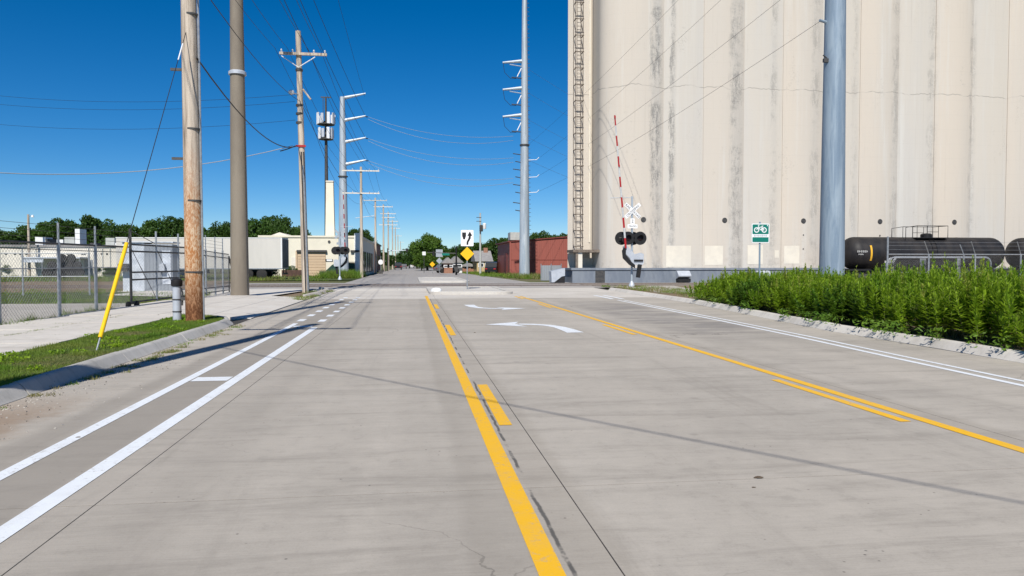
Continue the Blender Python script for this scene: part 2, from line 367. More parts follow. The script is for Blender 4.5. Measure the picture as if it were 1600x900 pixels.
MT['car_dark'] = M('car_dark', (.02, .022, .026), None, .25); MT['car_white'] = M('car_white', (.55, .55, .54), None, .3); MT['car_grey'] = M('car_grey', (.12, .125, .13), None, .28)
MT['earth'] = mat_ground('earth', (.21, .15, .10), (.25, .19, .13), (.14, .14, .06), .35, 3)
MT['far_ground'] = mat_ground('far_ground', (.11, .13, .05), (.17, .15, .08), (.08, .10, .035), .08, 1.2)
MT['turf'] = mat_ground('turf_soil', (.055, .085, .022), (.085, .12, .03), (.17, .13, .07), 1.1, 3.5)
MT['gravel'] = mat_ground('gravel', (.40, .37, .33), (.46, .43, .385), (.28, .25, .21), .5, 5)
MT['ballast'] = mat_ground('ballast', (.30, .265, .23), (.36, .32, .28), (.20, .17, .15), .6, 7, .8, 22)
MT['grass'] = mat_leaf('grass_blade', (.09, .19, .016), (.155, .27, .026), (.22, .25, .05))
MT['grass_dry'] = mat_leaf('grass_dry', (.26, .21, .09), (.20, .19, .07), (.16, .19, .05), .25)
MT['weed'] = mat_leaf('weed_leaf', (.13, .26, .012), (.25, .42, .022), (.32, .46, .028), .45)
MT['gate_white'] = M('gate_white', (.55, .56, .56), (.46, .47, .47), .5, 0, 8)
MT['weed_broad'] = mat_leaf('weed_broad_leaf', (.06, .15, .014), (.12, .23, .02), (.16, .26, .03), .35)
MT['weed_plume'] = mat_leaf('weed_plume', (.24, .36, .03), (.33, .42, .05), (.38, .40, .08), .4)
MT['stem'] = M('weed_stem', (.10, .15, .03), (.14, .13, .05), .8)
MT['leaf_dark'] = mat_leaf('leaf_dark', (.024, .06, .010), (.055, .11, .016), (.04, .085, .014), .28)
MT['leaf_mid'] = mat_leaf('leaf_mid', (.035, .085, .014), (.065, .125, .02), (.05, .11, .016), .3)
MT['leaf_bright'] = mat_leaf('leaf_bright', (.06, .13, .018), (.10, .19, .025), (.11, .18, .02), .35)
MT['bark'] = M('bark', (.09, .07, .05), (.05, .04, .03), .9, 0, 6, (1, 1, .3))
MT['silt'] = M('clod', (.07, .05, .035), (.12, .09, .06), .95, 0, 20)
MT['white_kerb'] = mat_road('white_kerb', (.60, .575, .53), (.52, .49, .445), (.34, .31, .275), False)
# ------------------------------------------------------------------ setting: ground, road, kerbs, tracks
def sheet(name, pts, z, mat, parent=None, kind=None, label=None):
    o = MB().add([(x, y, z) for x, y in pts], [tuple(range(len(pts)))]).build(name, mat, parent, False)
    if kind: tag(o, label, None, None, kind)
    return o
def rect(x0, x1, y0, y1): return [(x0, y0), (x1, y0), (x1, y1), (x0, y1)]
sheet('ground', rect(-1500, 1500, -300, 2500), -.10, MT['far_ground'], None, 'structure', 'open ground reaching to the horizon')

KL = -4.30                                         # left kerb line
rk = [(9.0, -12.0)] + [(p.x, p.y) for p in (G(1600, 568), G(1450, 542), G(1300, 518), G(1200, 498), G(1080, 474), G(1000, 461), G(950, 453.5))]
rk += [(rk[-1][0] + .3, 46.0)]
def RK(y):                                         # right kerb line
    for (xa, ya), (xb, yb) in zip(rk, rk[1:]):
        if y <= yb: return xa + (xb - xa) * (y - ya) / (yb - ya)
    return rk[-1][0]
road = sheet('road', [(KL - .3, -12), (rk[0][0] + .3, -12)] + [(x + .3, y) for x, y in rk[1:]] + [(KL - .3, 46)], -.0015, MT['joint'], None, 'structure', 'pale concrete road with longitudinal joints')
XJ = [KL, -1.96, 1.01, 5.13, None]; g = .004
ys = [-12.0]
while ys[-1] < 45.5: ys.append(min(46.0, ys[-1] + (4.57 if len(ys) > 1 else 3.2)))
for i in range(len(ys) - 1):
    y0, y1 = ys[i] + g, ys[i + 1] - g
    for c in range(4):
        xa0 = xa1 = XJ[c] + g
        xb0, xb1 = (XJ[c + 1] - g,) * 2 if XJ[c + 1] is not None else (RK(y0), RK(y1))
        b = .0004
        m = MB()
        lo = [(xa0, y0), (xb0, y0), (xb1, y1), (xa1, y1)]; hi = [(xa0 + b, y0 + b), (xb0 - b, y0 + b), (xb1 - b, y1 - b), (xa1 + b, y1 - b)]
        vs = [(x, y, -.06) for x, y in lo] + [(x, y, -b) for x, y in lo] + [(x, y, 0) for x, y in hi]
        fs = [(8, 9, 10, 11)]
        for k in range(4): fs += [(k, (k + 1) % 4, 4 + (k + 1) % 4, 4 + k), (4 + k, 4 + (k + 1) % 4, 8 + (k + 1) % 4, 8 + k)]
        m.add(vs, fs).build('road_slab', MT['road'] if (y0 + y1) / 2 < 33.5 else MT['road_pale'], road, False, fix=False)

ZP = .004
def line(x0, x1, y0, y1, mat, name='lane_line', x0b=None, x1b=None):
    n = max(1, int((y1 - y0) / 2.0)); m = MB(); x0b = x0 if x0b is None else x0b; x1b = x1 if x1b is None else x1b
    for i in range(n):
        a, b = i / n, (i + 1) / n
        m.quad((lerp(x0, x0b, a), lerp(y0, y1, a), ZP), (lerp(x1, x1b, a), lerp(y0, y1, a), ZP), (lerp(x1, x1b, b), lerp(y0, y1, b), ZP), (lerp(x0, x0b, b), lerp(y0, y1, b), ZP))
    return m.build(name, mat, road, False, fix=False)
W, Yl = MT['white_paint'], MT['yellow_paint']
line(.60, .73, -12, 35.0, Yl)
for y0 in (-1.9, 6.85, 15.65, 25.0):
    line(.80, .92, y0, y0 + (2.35 if y0 < 10 else 2.7), Yl, 'centre_dash')
line(4.74, 4.87, -12, 34.0, Yl, x0b=4.88, x1b=5.01)
for y0 in (-3.0, 6.5, 15.3, 25.0, 31.5): line(4.57 + .003 * y0, 4.68 + .003 * y0, y0, y0 + 2.6, Yl, 'centre_dash')
line(-2.33, -2.19, -12, 18.0, W); line(-2.94, -2.82, -12, 19.3, W)
for y in (9.95, 18.2, 1.5): line(-2.80, -2.35, y, y + .34, W, 'buffer_bar')
for i in range(8):
    y = 20.0 + i * 1.9
    line(-2.98, -2.80, y, y + .75, W, 'bike_crossing_dash'); line(-2.42, -2.24, y - .2, y + .55, W, 'bike_crossing_dash')
# right edge pair of white lines (they drift outwards with the kerb)
def pline(pix, w, off):
    pts = [G(x, y) for x, y in pix]; pts = [Vector((pts[0].x - (pts[1].x - pts[0].x) / (pts[1].y - pts[0].y) * (pts[0].y + 10), -10, 0))] + pts
    m = MB()
    for a, b in zip(pts, pts[1:]):
        m.quad((a.x + off, a.y, ZP), (a.x + off + w, a.y, ZP), (b.x + off + w, b.y, ZP), (b.x + off, b.y, ZP))
    m.build('lane_line', W, road, False, fix=False)
pl = [(1600, 603), (1400, 560), (1250, 527), (1120, 500), (1020, 480), (965, 469)]
pline(pl, .11, -.06); pline([(x, y) for x, y in pl], .09, .22)
for i in range(7):
    p = G(958 - i * 4.2, 467.3 - i * .85); line(p.x - .1, p.x + .1, p.y, p.y + .5, W, 'bike_crossing_dash'); line(p.x + .35, p.x + .53, p.y, p.y + .5, W, 'bike_crossing_dash')
line(2.9, 4.6, 33.6, 34.1, W, 'stop_bar') if False else None
def turn_arrow(cx, cy, flip, sc=1.0):
    L = []; Rr = []
    path = [(.78, -1.25, .19), (.76, -.7, .17), (.70, -.15, .145), (.52, .28, .13), (.22, .52, .13), (-.12, .60, .13)]
    for i, (x, y, w) in enumerate(path):
        a = path[max(i - 1, 0)]; b = path[min(i + 1, len(path) - 1)]; t = Vector((b[0] - a[0], b[1] - a[1])).normalized(); nrm = Vector((-t.y, t.x))
        L.append((x + nrm.x * w, y + nrm.y * w)); Rr.append((x - nrm.x * w, y - nrm.y * w))
    head = [(-.02, 1.12), (-.12, .80), (-.95, .60), (-.12, .28), (-.02, .05)]
    # strip for the shaft, fan for the head
    m = MB(); s = -1 if flip else 1
    P = lambda p: (cx + s * p[0] * sc, cy + s * p[1] * sc * 1.3, ZP)
    for i in range(len(path) - 1): m.quad(P(L[i]), P(Rr[i]), P(Rr[i + 1]), P(L[i + 1]))
    m.add([P((-.95, .60)), P((-.02, .02)), P((-.2, .5)), P((-.2, .70)), P((-.02, 1.18))], [(0, 1, 2), (0, 2, 3), (0, 3, 4)])
    m.quad(P((-.12, .5)), P((-.2, .5)), P((-.2, .70)), P((-.12, .70)))
    m.build('turn_arrow', W, road, False, fix=False)
turn_arrow(2.75, 17.55, False); turn_arrow(2.85, 25.6, True)

# crossing zone, far road, lots
sheet('crossing_road', rect(-60, 75, 46.0, 60.0), -.012, MT['asphalt'], None, 'structure', 'worn asphalt around the railway crossing')
sheet('far_road', [(-5.2, 60), (9.6, 60), (7.2, 150), (6.0, 420), (-5.2, 420)], -.016, MT['asphalt'], None, 'structure', 'worn road running on beyond the tracks')
sheet('far_verge', [(9.6, 60), (40, 60), (40, 330), (6.4, 330), (7.2, 150)], -.03, MT['far_ground'], None, 'structure', 'grassy verge beyond the tracks')
# pale concrete approach beside the median
for i in range(4):
    MB().bb(-8.6 + i * 2.6, -6.02 + i * 2.6, 42.6, 45.95, -.05, .01).build('apron_slab', MT['walk'], road, False)
sheet('track_bed', rect(12.2, 80, 46.0, 57.0), .004, MT['ballast'], None, 'structure', 'ballast and gravel around the siding')
# rails
for ty, nm in ((50.4, 'near'), (54.1, 'far')):
    t = thing('railway_track', 'pair of steel rails crossing the road, %s' % ('nearer track' if nm == 'near' else 'track leading to the black tank cars'), 'railway track', (0, ty, 0))
    for s in (-1, 1):
        m = MB(); pr = [(-.07, 0), (.07, 0), (.035, .03), (.035, .035), (-.035, .035), (-.035, .03)]
        m.prism([(s * .7175 + a, b - .001) for a, b in pr], -60, 80, 'x'); m.build('rail', MT['rail'], t, False)
    for s0, s1 in ((-1.6, -.86), (-.58, .58), (.86, 1.6)):
        k = 0; x = -5.0
        while x < 11.6:
            MB().bb(x, x + 2.41, s0, s1, -.03, .016).build('crossing_panel', MT['xing'] if s0 == -.58 else MT['asphalt'], t, False); x += 2.44
# medians
def median(x0, x1, y0, y1, label, nose):
    t = thing('median_island', label, 'median', ((x0 + x1) / 2, (y0 + y1) / 2, 0))
    hx, hy = (x1 - x0) / 2, (y1 - y0) / 2
    def rr(ix, r):
        pts = []
        for cx, cy, a0 in ((hx - r, -hy + r, -90), (hx - r, hy - r, 0), (-hx + r, hy - r, 90), (-hx + r, -hy + r, 180)):
            for k in range(7): a = R(a0 + 15 * k); pts.append((cx + (r - ix) * math.cos(a), cy + (r - ix) * math.sin(a)))
        return pts
    o, i1, i2 = rr(0, .7), rr(.05, .7), rr(.35, .7); n = len(o)
    vs = [(x, y, -.02) for x, y in o] + [(x, y, .12) for x, y in o] + [(x, y, .15) for x, y in i1] + [(x, y, .15) for x, y in i2] + [(x, y, .10) for x, y in i2]
    fs = []
    for k in range(4):
        for j in range(n): fs.append((k * n + j, k * n + (j + 1) % n, (k + 1) * n + (j + 1) % n, (k + 1) * n + j))
    MB().add(vs, fs).build('kerb_ring', MT['white_kerb'], t)
    MB().add([(x, y, .125) for x, y in i2], [tuple(range(n))]).build('paving', MT['white_kerb'], t, False)
    for s in (-1, 1):
        MB().lathe([(.02, .15), (.28, .15), (.26, .24), (.18, .30), (.05, .32), (.01, .32)], 14, c=(s * (hx - .35) if s < 0 else hx - .8, -hy + .6, 0)).build('nose_marker', MT['white'], t) if (s < 0 and nose) else None
    return t
median(.85, 5.0, 36.3, 44.6, 'pale concrete median island nearest the tracks carrying the keep-right sign', True)
median(.6, 4.6, 59.5, 76, 'farther pale median island beyond the tracks', False)

# kerbs: cast concrete lengths
def kerb_run(name, label, pts, side, mat, seg=3.0, h=.15, w=.20):
    root = thing(name, None, None); tag(root, label, None, None, 'structure')
    P = [Vector((x, y)) for x, y in pts]; runs = [[]]; acc = 0
    # resample
    dense = []
    for a, b in zip(P, P[1:]):
        n = max(1, int((b - a).length / .5))
        for i in range(n): dense.append(a.lerp(b, i / n))
    dense.append(P[-1])
    cur = [dense[0]]; L = 0
    chunks = []
    for a, b in zip(dense, dense[1:]):
        L += (b - a).length; cur.append(b)
        if L > seg: chunks.append(cur); cur = [b]; L = 0
    if len(cur) > 1: chunks.append(cur)
    prof = [(0, -.05), (0, .005), (.03, .03), (.10, h - .03), (.14, h), (w, h + .004), (w + .01, -.05)]
    for ch in chunks:
        m = MB(); vs = []; fs = []; n = len(prof); jz = random.uniform(-.006, .006)
        for i, p in enumerate(ch):
            t = (ch[min(i + 1, len(ch) - 1)] - ch[max(i - 1, 0)]).normalized(); q = Vector((-t.y, t.x)) * side
            e = .012 if i == 0 else (-.012 if i == len(ch) - 1 else 0)
            for a, b in prof: vs.append((p.x + q.x * a + t.x * e, p.y + q.y * a + t.y * e, b + (jz if b > 0.02 else 0)))
        for i in range(len(ch) - 1):
            for j in range(n): fs.append((i * n + j, i * n + (j + 1) % n, (i + 1) * n + (j + 1) % n, (i + 1) * n + j))
        fs += [tuple(range(n)), tuple((len(ch) - 1) * n + j for j in range(n))]
        m.add(vs, fs).build('kerb_length', mat, root)
    return root
lk = [(KL, -12), (KL, 18.2), (KL - .06, 19.2), (KL - .28, 20.0), (KL - .75, 20.7), (KL - 1.5, 21.1)]
kerb_run('kerb', 'grey concrete kerb along the grass strip', lk, 1, MT['kerb'])
kerb_run('kerb', 'pale concrete kerb below the tall weeds', rk[:-1], -1, MT['walk'])
kerb_run('kerb', 'short pale kerb return past the driveway', [(-4.5, 33.5), (-4.35, 37), (-4.4, 42), (-5.2, 45)], 1, MT['road_pale'])

# left side: turf strip, sidewalk, driveway, yard
ZW = .13
sheet('turf_strip', [(KL - .19, -12), (KL - .19, 18.2), (KL - .26, 19.2), (KL - .47, 19.95), (KL - .9, 20.55), (KL - 1.5, 20.9), (-6.05, 20.9), (-6.05, -12)], ZW, MT['turf'], None, 'structure', 'mown grass strip between kerb and sidewalk')
sheet('verge_base', rect(-9.6, KL - .1, -12, 46), -.02, MT['earth'], None, 'structure', 'earth under the sidewalk')
walk = tag(thing('sidewalk', None, None), 'pale cracked concrete sidewalk beside the chain link fence', None, None, 'structure')
y = -12.0
while y < 21.0:
    for xa, xb in ((-7.6, -6.05), (-9.15, -7.61)):
        zj = random.uniform(-.012, .012); mm = MB()
        mm.bb(xa + .01, xb - .01, y + .012, min(y + 1.52, 21.05) - .012, -.02, ZW + zj + (-.01 if xa < -8 else 0)); mm.build('paving_slab', MT['walk'], walk, False)
    y += 1.52
drive = tag(thing('driveway', None, None), 'pale concrete driveway apron in front of the gate', None, None, 'structure')
for i in range(3):
    for j in range(4):
        x0, x1 = -9.15 + j * 1.21, -9.15 + (j + 1) * 1.21; y0, y1 = 21.1 + i * 4.1, 21.1 + (i + 1) * 4.1
        if j == 3: x1 = KL - .02
        za = lambda x: .02 + (.12 * min(1, (KL - x) / 2.2))
        m = MB(); vs = [(x, y, z) for z0 in (0, 1) for x, y, z in ((x0 + .01, y0 + .01, za(x0) if z0 else -.04), (x1 - .01, y0 + .01, za(x1) if z0 else -.04), (x1 - .01, y1 - .01, za(x1) if z0 else -.04), (x0 + .01, y1 - .01, za(x0) if z0 else -.04))]
        m.add(vs, [(0, 3, 2, 1), (4, 5, 6, 7), (0, 1, 5, 4), (1, 2, 6, 5), (2, 3, 7, 6), (3, 0, 4, 7)]).build('paving_slab', MT['walk'], drive, False)
sheet('side_walk_far', [(-9.1, 33.5), (-6.4, 33.5), (-5.4, 44.5), (-14, 44.5), (-14, 36.8)], .05, MT['walk'], None, 'structure', 'pale concrete path past the tan pole')
sheet('yard_concrete', rect(-60, -9.2, -12, 29.5), .03, MT['gravel'], None, 'structure', 'grey gravelled yard behind the fence')
sheet('yard_lawn', rect(-60, -9.2, 29.5, 41.5), .02, MT['turf'], None, 'structure', 'strip of grass in the yard')
sheet('yard_dirt', [(-80, 41.5), (-14.2, 41.5), (-14.2, 46.0), (-80, 46)], .012, MT['earth'], None, 'structure', 'bare dirt in the yard')
sheet('yard_dirt', rect(-90, -13.5, 46, 60), -.006, MT['earth'], None, 'structure', 'bare dirt around the rails in the yard')
sheet('yard_dirt', rect(-90, -15, 60, 70), -.02, MT['earth'], None, 'structure', 'bare dirt beyond the tracks')
sheet('yard_lawn', rect(-90, -5.3, 70, 92), -.024, MT['turf'], None, 'structure', 'grass before the pale buildings')
# right side bank under the weeds
sheet('weed_bank', [(x + .2, y) for x, y in rk[:-1]] + [(15.6, 45.9), (60, 45.9), (60, -12)], .09, MT['earth'], None, 'structure', 'bare earth under the weeds')
sheet('gravel_pad', [(11.9, 34.5), (14.3, 34.5), (16.5, 45.8), (12.2, 45.8)], .105, MT['gravel'], None, 'structure', 'pale gravel pad round the crossing signal')
# ------------------------------------------------------------------ grain elevator
SY = 58.0; SP = 6.8; SX0 = 18.37; SR = 2.6; SH = 36.0
HC = 1.72; CR = 4.2
def SB(x): return CR - math.sqrt(CR * CR - x * x)
el = thing('grain_elevator', 'huge cream concrete grain elevator with a row of rounded silo fronts', 'grain elevator', (SX0, SY, 0))
for k in range(7):
    n = 40; m = MB(); vs = []; fs = []
    for j in range(n + 1):
        x = lerp(-HC, HC, j / n); yv = SB(x)
        if k == 0 and j < n / 2:                      # the end silo turns its full round side
            a = R(90 * (1 - 2 * j / n)); x = -3.2 * math.sin(a); yv = 1.9 * (1 - math.cos(a))
        vs += [(x, yv, .9), (x, yv, SH)]
    vs += [(HC, SR + 1.5, .9), (HC, SR + 1.5, SH), (-3.2 if k == 0 else -HC, SR + 1.5, .9), (-3.2 if k == 0 else -HC, SR + 1.5, SH)]
    for j in range(n): fs.append((2 * j, 2 * j + 2, 2 * j + 3, 2 * j + 1))
    e = 2 * (n + 1); fs += [(2 * n, e, e + 1, 2 * n + 1), (e, e + 2, e + 3, e + 1), (e + 2, 0, 1, e + 3), tuple([2 * j + 1 for j in range(n + 1)] + [e + 1, e + 3])]
    m.add(vs, fs); o = m.build('silo_front', MT['silo'], el, True, (k * SP, 0, 0))
    if k < 5:
        zc = YP(1100, 344, SY).z
        h = MB().lathe([(.02, .0), (.16, .0), (.22, .012), (.20, -.02), (.05, -.02), (.01, -.02)], 14, 'y', (0, 0, zc)); h.build('vent_hole', MT['dark_steel'], o, loc=(0, -.018, 0))
        if k in (2, 3):
            for dz in (1.15, 2.3 if k == 2 else 1.2): MB().lathe([(.01, 0), (.055, 0), (.055, -.02), (.01, -.02)], 8, 'y', (0, 0, zc - dz)).build('port', MT['dark_steel'], o, loc=(0, -.008, 0))
    if k < 6:
        x0, x1 = HC - .05, SP - HC + .05
        m = MB(); q = []
        for j in range(13):
            t = j / 12; x = lerp(x0, x1, t); q.append((x, .33 + .11 * (2 * t - 1) ** 2))
        m.prism(q + [(x1, 1.6), (x0, 1.6)], .9, SH - .05, 'z'); m.build('infill_wall', MT['silo_infill'], el, True, (k * SP, 0, 0))
hx = lambda px, Y: YP(px, 300, Y).x
MB().bb(-12, 42, SR + 1.4, SR + 14, 0, SH - .1).bb(-3.2, 42, SR + 1.4, SR + 14, SH - .1, SH + 4) if False else None
MB().bb(-2.4, 42.5, SR + 1.3, SR + 13, .2, SH - .08).build('rear_bins', MT['silo'], el, False)
m = MB(); xa, xb, xc = hx(897, 62) - SX0, hx(922, 62) - SX0, -2.35
xe = hx(887, 62.3) - SX0; m.prism([(xe, 4.3), (xa, 4.0), (xb, 4.0), (xb, 8), (xe + .85, 8)], .2, SH + 1.5).build('headhouse', MT['silo'], el, False)
MB().bb(xb, xc, 4.8, 12, .2, SH + 1.3).build('headhouse_bay', MT['silo'], el, False)
MB().bb(xb - .12, xb, 3.93, 4.0, 3.3, SH).build('corner_strip', MT['silo_patch'], el, False)
# painted-out patches
def onwall(px0, px1, py0, py1, yoff, name, mat, th=.03):
    a = YP(px0, py0, SY + yoff); b = YP(px1, py1, SY + yoff)
    if yoff > 3: return MB().bb(a.x - SX0, b.x - SX0, yoff - .012, yoff, b.z, a.z).build(name, mat, el, False)
    def sy(x):
        d = (x + SP / 2) % SP - SP / 2
        if abs(d) < HC + .01: return SB(d)
        t = ((x % SP) - HC + .05) / (SP - 2 * HC + .1); return .33 + .11 * (2 * t - 1) ** 2
    m = MB(); n = 8; xs_ = [lerp(a.x - SX0, b.x - SX0, i / n) for i in range(n + 1)]
    for u, v in zip(xs_, xs_[1:]): m.quad((u, sy(u) - .014, b.z), (v, sy(v) - .014, b.z), (v, sy(v) - .014, a.z), (u, sy(u) - .014, a.z))
    return m.build(name, mat, el, True, fix=False)
for px0, px1, py0, py1 in ((1040, 1078, 384, 417), (1101, 1127, 384, 414), (1167, 1190, 383, 413), (1225, 1246, 384, 412), (1209, 1216, 391, 403), (1292, 1312, 385, 414)):
    k = round((YP((px0 + px1) / 2, 400, SY).x - SX0) / (SP / 2)); onwall(px0, px1, py0, py1, .52 if k % 2 else .30, 'painted_patch', MT['silo_patch'], .06 if k % 2 else .42)
onwall(905, 937, 403, 420, 3.98, 'painted_patch', MT['silo_patch'])
# grey dock along the base
x0 = hx(880, 60.9) - SX0; x1 = 44
dk = MB().bb(x0, x1, -.75, 2.9, -.05, 1.0).build('dock_wall', MT['dock'], el, False)
MB().bb(x0 - .1, x1, -.83, 2.9, 1.0, 1.16).build('dock_cap', MT['dock'], el, False)
MB().bb(x0 - .12, x1, -.8, 2.9, .985, .999).build('dark_cap_line', MT['dark_steel'], el, False)  # thin dark strip between dock wall and cap
p = hx(931, 57.2) - SX0
MB().bb(p, p + .75, -.80, -.74, .02, .95).build('dock_door', MT['dark_steel'], el, False)
for px0, px1 in ((1061, 1081), (1186, 1207)):
    xa_, xb_ = hx(px0, 56.6) - SX0, hx(px1, 56.6) - SX0
    h = MB().prism([(-.75, .25), (-.75, .95), (-1.05, .93), (-1.45, .58), (-1.45, .50)], xa_, xb_, 'x')
    h.build('vent_hood', MT['signal_grey'], el, False); MB().bb(xa_ + .03, xb_ - .03, -1.40, -.78, .06, .32).build('vent_mouth_shade', MT['black'], el, False)  # black block in the opening stands for the shade under the hood's overhang
# steel ladder cage beside the headhouse
lx0, lx1 = hx(896.5, 60.8) - SX0, hx(908, 60.8) - SX0; ly0, ly1 = 2.2, 3.0
lad = MB()
for x in (lx0, lx1):
    for y_ in (ly0, ly1): lad.box((x, y_, SH / 2 + 1.4), (.05, .05, SH - 2.4))
lad.build('cage_post', MT['rust'], el, False)
z = 2.9
while z < SH:
    rg = MB(); rg.box(((lx0 + lx1) / 2, ly0, z), (lx1 - lx0 + .15, .05, .07)); rg.box((lx0, (ly0 + ly1) / 2, z), (.05, ly1 - ly0, .06)); rg.box((lx1, (ly0 + ly1) / 2, z), (.05, ly1 - ly0, .06)); rg.build('cage_ring', MT['rust'], el, False); z += 1.32

rr_ = MB(); z = 2.7; xm = (lx0 + lx1) / 2 + .12
for x in (xm - .16, xm + .16): rr_.tube([(x, ly1 - .1, 2.5), (x, ly1 - .1, SH)], .022, 5)
while z < SH: rr_.tube([(xm - .16, ly1 - .1, z), (xm + .16, ly1 - .1, z)], .014, 4); z += .3
z = 2.9
while z < SH - 2: rr_.tube([(lx1, ly0, z), (lx0 + .35, ly0, z + 1.3)], .014, 4); z += 1.32
rr_.build('ladder', MT['rust'], el, True)
xa_, xb_ = hx(894, 60) - SX0, hx(938, 60) - SX0
MB().bb(xa_, xb_, 1.6, 4.0, 2.42, 2.64).build('canopy_beam', MT['rust'], el, False)
MB().bb(xa_ + .25, xa_ + .45, 1.7, 1.9, -.05, 2.42).build('canopy_column', MT['rust'], el, False)
MB().bb(lx0 + .15, lx0 + .5, 1.75, 1.95, -.05, 2.42).build('canopy_column', MT['silo_patch'], el, False)

# ------------------------------------------------------------------ tank cars on the siding
def tank_car(cx, label):
    t = thing('tank_car', label, 'tank car', (cx, 54.1, 0), 0, 'black tank cars on the siding')
    L, r, zc = 6.75, 1.26, 2.31; prof = []
    for i in range(9): a = R(90 * i / 8); prof.append((max(.01, r * math.sin(a)), -L + .95 * (1 - math.cos(a))))
    pr = prof + [(rr, -h) for rr, h in reversed(prof)]
    tank = MB().lathe(pr, 40, 'x', (0, 0, zc)).build('tank', MT['tank_black'], t)
    for x in (-2.6, 2.9):
        MB().lathe([(r + .004, -.04), (r + .012, -.03), (r + .012, .03), (r + .004, .04)], 40, 'x', (x, 0, zc)).build('weld_band', MT['tank_black'], tank)
    MB().bb(-6.6, 6.6, -.22, .22, .86, 1.06).bb(-6.7, -5.0, -1.1, 1.1, .95, 1.1).bb(5.0, 6.7, -1.1, 1.1, .95, 1.1).build('underframe', MT['black'], t, False)
    for s in (-1, 1): MB().bb(s * 6.65 - .35, s * 6.65 + .35, -.12, .12, .8, 1.05).build('coupler', MT['rust'], t, False)
    for bx in (-4.9, 4.9):
        b = MB().bb(-.12, .12, -.86, .86, .42, .6)
        for y_ in (-.95, .95): b.prism([(-1.3, .55), (-1.1, .72), (1.1, .72), (1.3, .55), (1.1, .4), (.4, .3), (-.4, .3), (-1.1, .4)], y_ - .08, y_ + .08, 'y')
        bo = b.build('bogie', MT['dark_steel'], t, False, (bx, 0, 0))
        for wx in (-.85, .85):
            for y_ in (-.72, .72): MB().lathe([(.05, -.07), (.42, -.06), (.42, .04), (.45, .06), (.05, .07)], 20, 'y', (wx, y_, .46)).build('wheel', MT['rail'], bo)
    # manway platform and handrail
    p = MB().bb(-1.1, 1.6, -.9, .9, zc + r - .1, zc + r - .04); pf = p.build('platform', MT['black'], t, False)
    MB().lathe([(.01, 0), (.42, 0), (.42, .28), (.30, .36), (.01, .38)], 18, c=(.35, 0, zc + r - .06)).build('manway', MT['black'], pf)
    hr = MB(); z0 = zc + r - .06
    for y_ in (-.85, .85):
        hr.tube([(-2.0, y_, z0 - .2), (-2.0, y_, z0 + .78), (-1.05, y_, z0 + .92), (1.55, y_, z0 + .92), (1.55, y_, z0 - .05)], .026, 6)
        for x in (-1.05, -.2, .75): hr.tube([(x, y_, z0 - .05), (x, y_, z0 + .92)], .028 if x == -.2 else .02, 6)
        hr.tube([(-.2, y_, z0 + .45), (.75, y_, z0 + .45)], .02, 6)
    hr.tube([(1.55, -.85, z0 + .92), (1.55, .85, z0 + .92)], .026, 6)
    hr.build('handrail', MT['black'], t)
    ld = MB()
    for x in (.0, .38):
        ld.tube([(x, -r * math.sin(R(a)) - .08, zc + r * math.cos(R(a))) for a in (20, 40, 60, 80, 100, 120)] + [(x, -1.3, .95)], .022, 6)
    for a in range(25, 122, 9): ld.tube([(0, -r * math.sin(R(a)) - .08, zc + r * math.cos(R(a))), (.38, -r * math.sin(R(a)) - .08, zc + r * math.cos(R(a)))], .014, 5)
    ld.build('side_ladder', MT['black'], t)
    def glyphs(x, z, n, w, h, mat, nm):
        m = MB(); dz = z - zc; yy = -math.sqrt(r * r - dz * dz) - .012
        for i in range(n):
            a = x + i * w * 1.35
            m.box((a + w * .2, yy, z), (w * .26, .012, h)); m.box((a + w * .75, yy, z), (w * .26, .012, h * random.choice((.55, 1, 1)))); m.box((a + w * .5, yy, z + h * random.choice((-.36, 0, .36))), (w * .5, .012, h * .2))
        return m.build(nm, mat, t, False)
    glyphs(-6.25 if cx < 45 else -6.2, zc + .12, 6, .11, .16, MT['letter'], 'reporting_mark'); glyphs(-6.15, zc - .1, 4, .08, .1, MT['letter'], 'reporting_mark')
    glyphs(-3.9, zc - .62, 3, .24, .26, MT['letter'], 'stencil'); glyphs(-4.0, zc - .95, 8, .12, .07, MT['letter'], 'stencil')
    m = MB()
    for i in range(6):
        a0, a1 = R(90 + (i - 3) * 9), R(90 + (i - 2) * 9)
        m.quad((-5.15, -(r + .02) * math.sin(a0), zc + (r + .02) * math.cos(a0)), (-5.0, -(r + .02) * math.sin(a0), zc + (r + .02) * math.cos(a0)), (-5.0, -(r + .02) * math.sin(a1), zc + (r + .02) * math.cos(a1)), (-5.15, -(r + .02) * math.sin(a1), zc + (r + .02) * math.cos(a1)))
    m.build('reflector_stripe', MT['mark_yellow'], t, False)
    return t
tank_car(39.75, 'black tank car with a railed platform on top beside the steel pole')
tank_car(54.2, 'second black tank car cut off by the right edge of the photo')

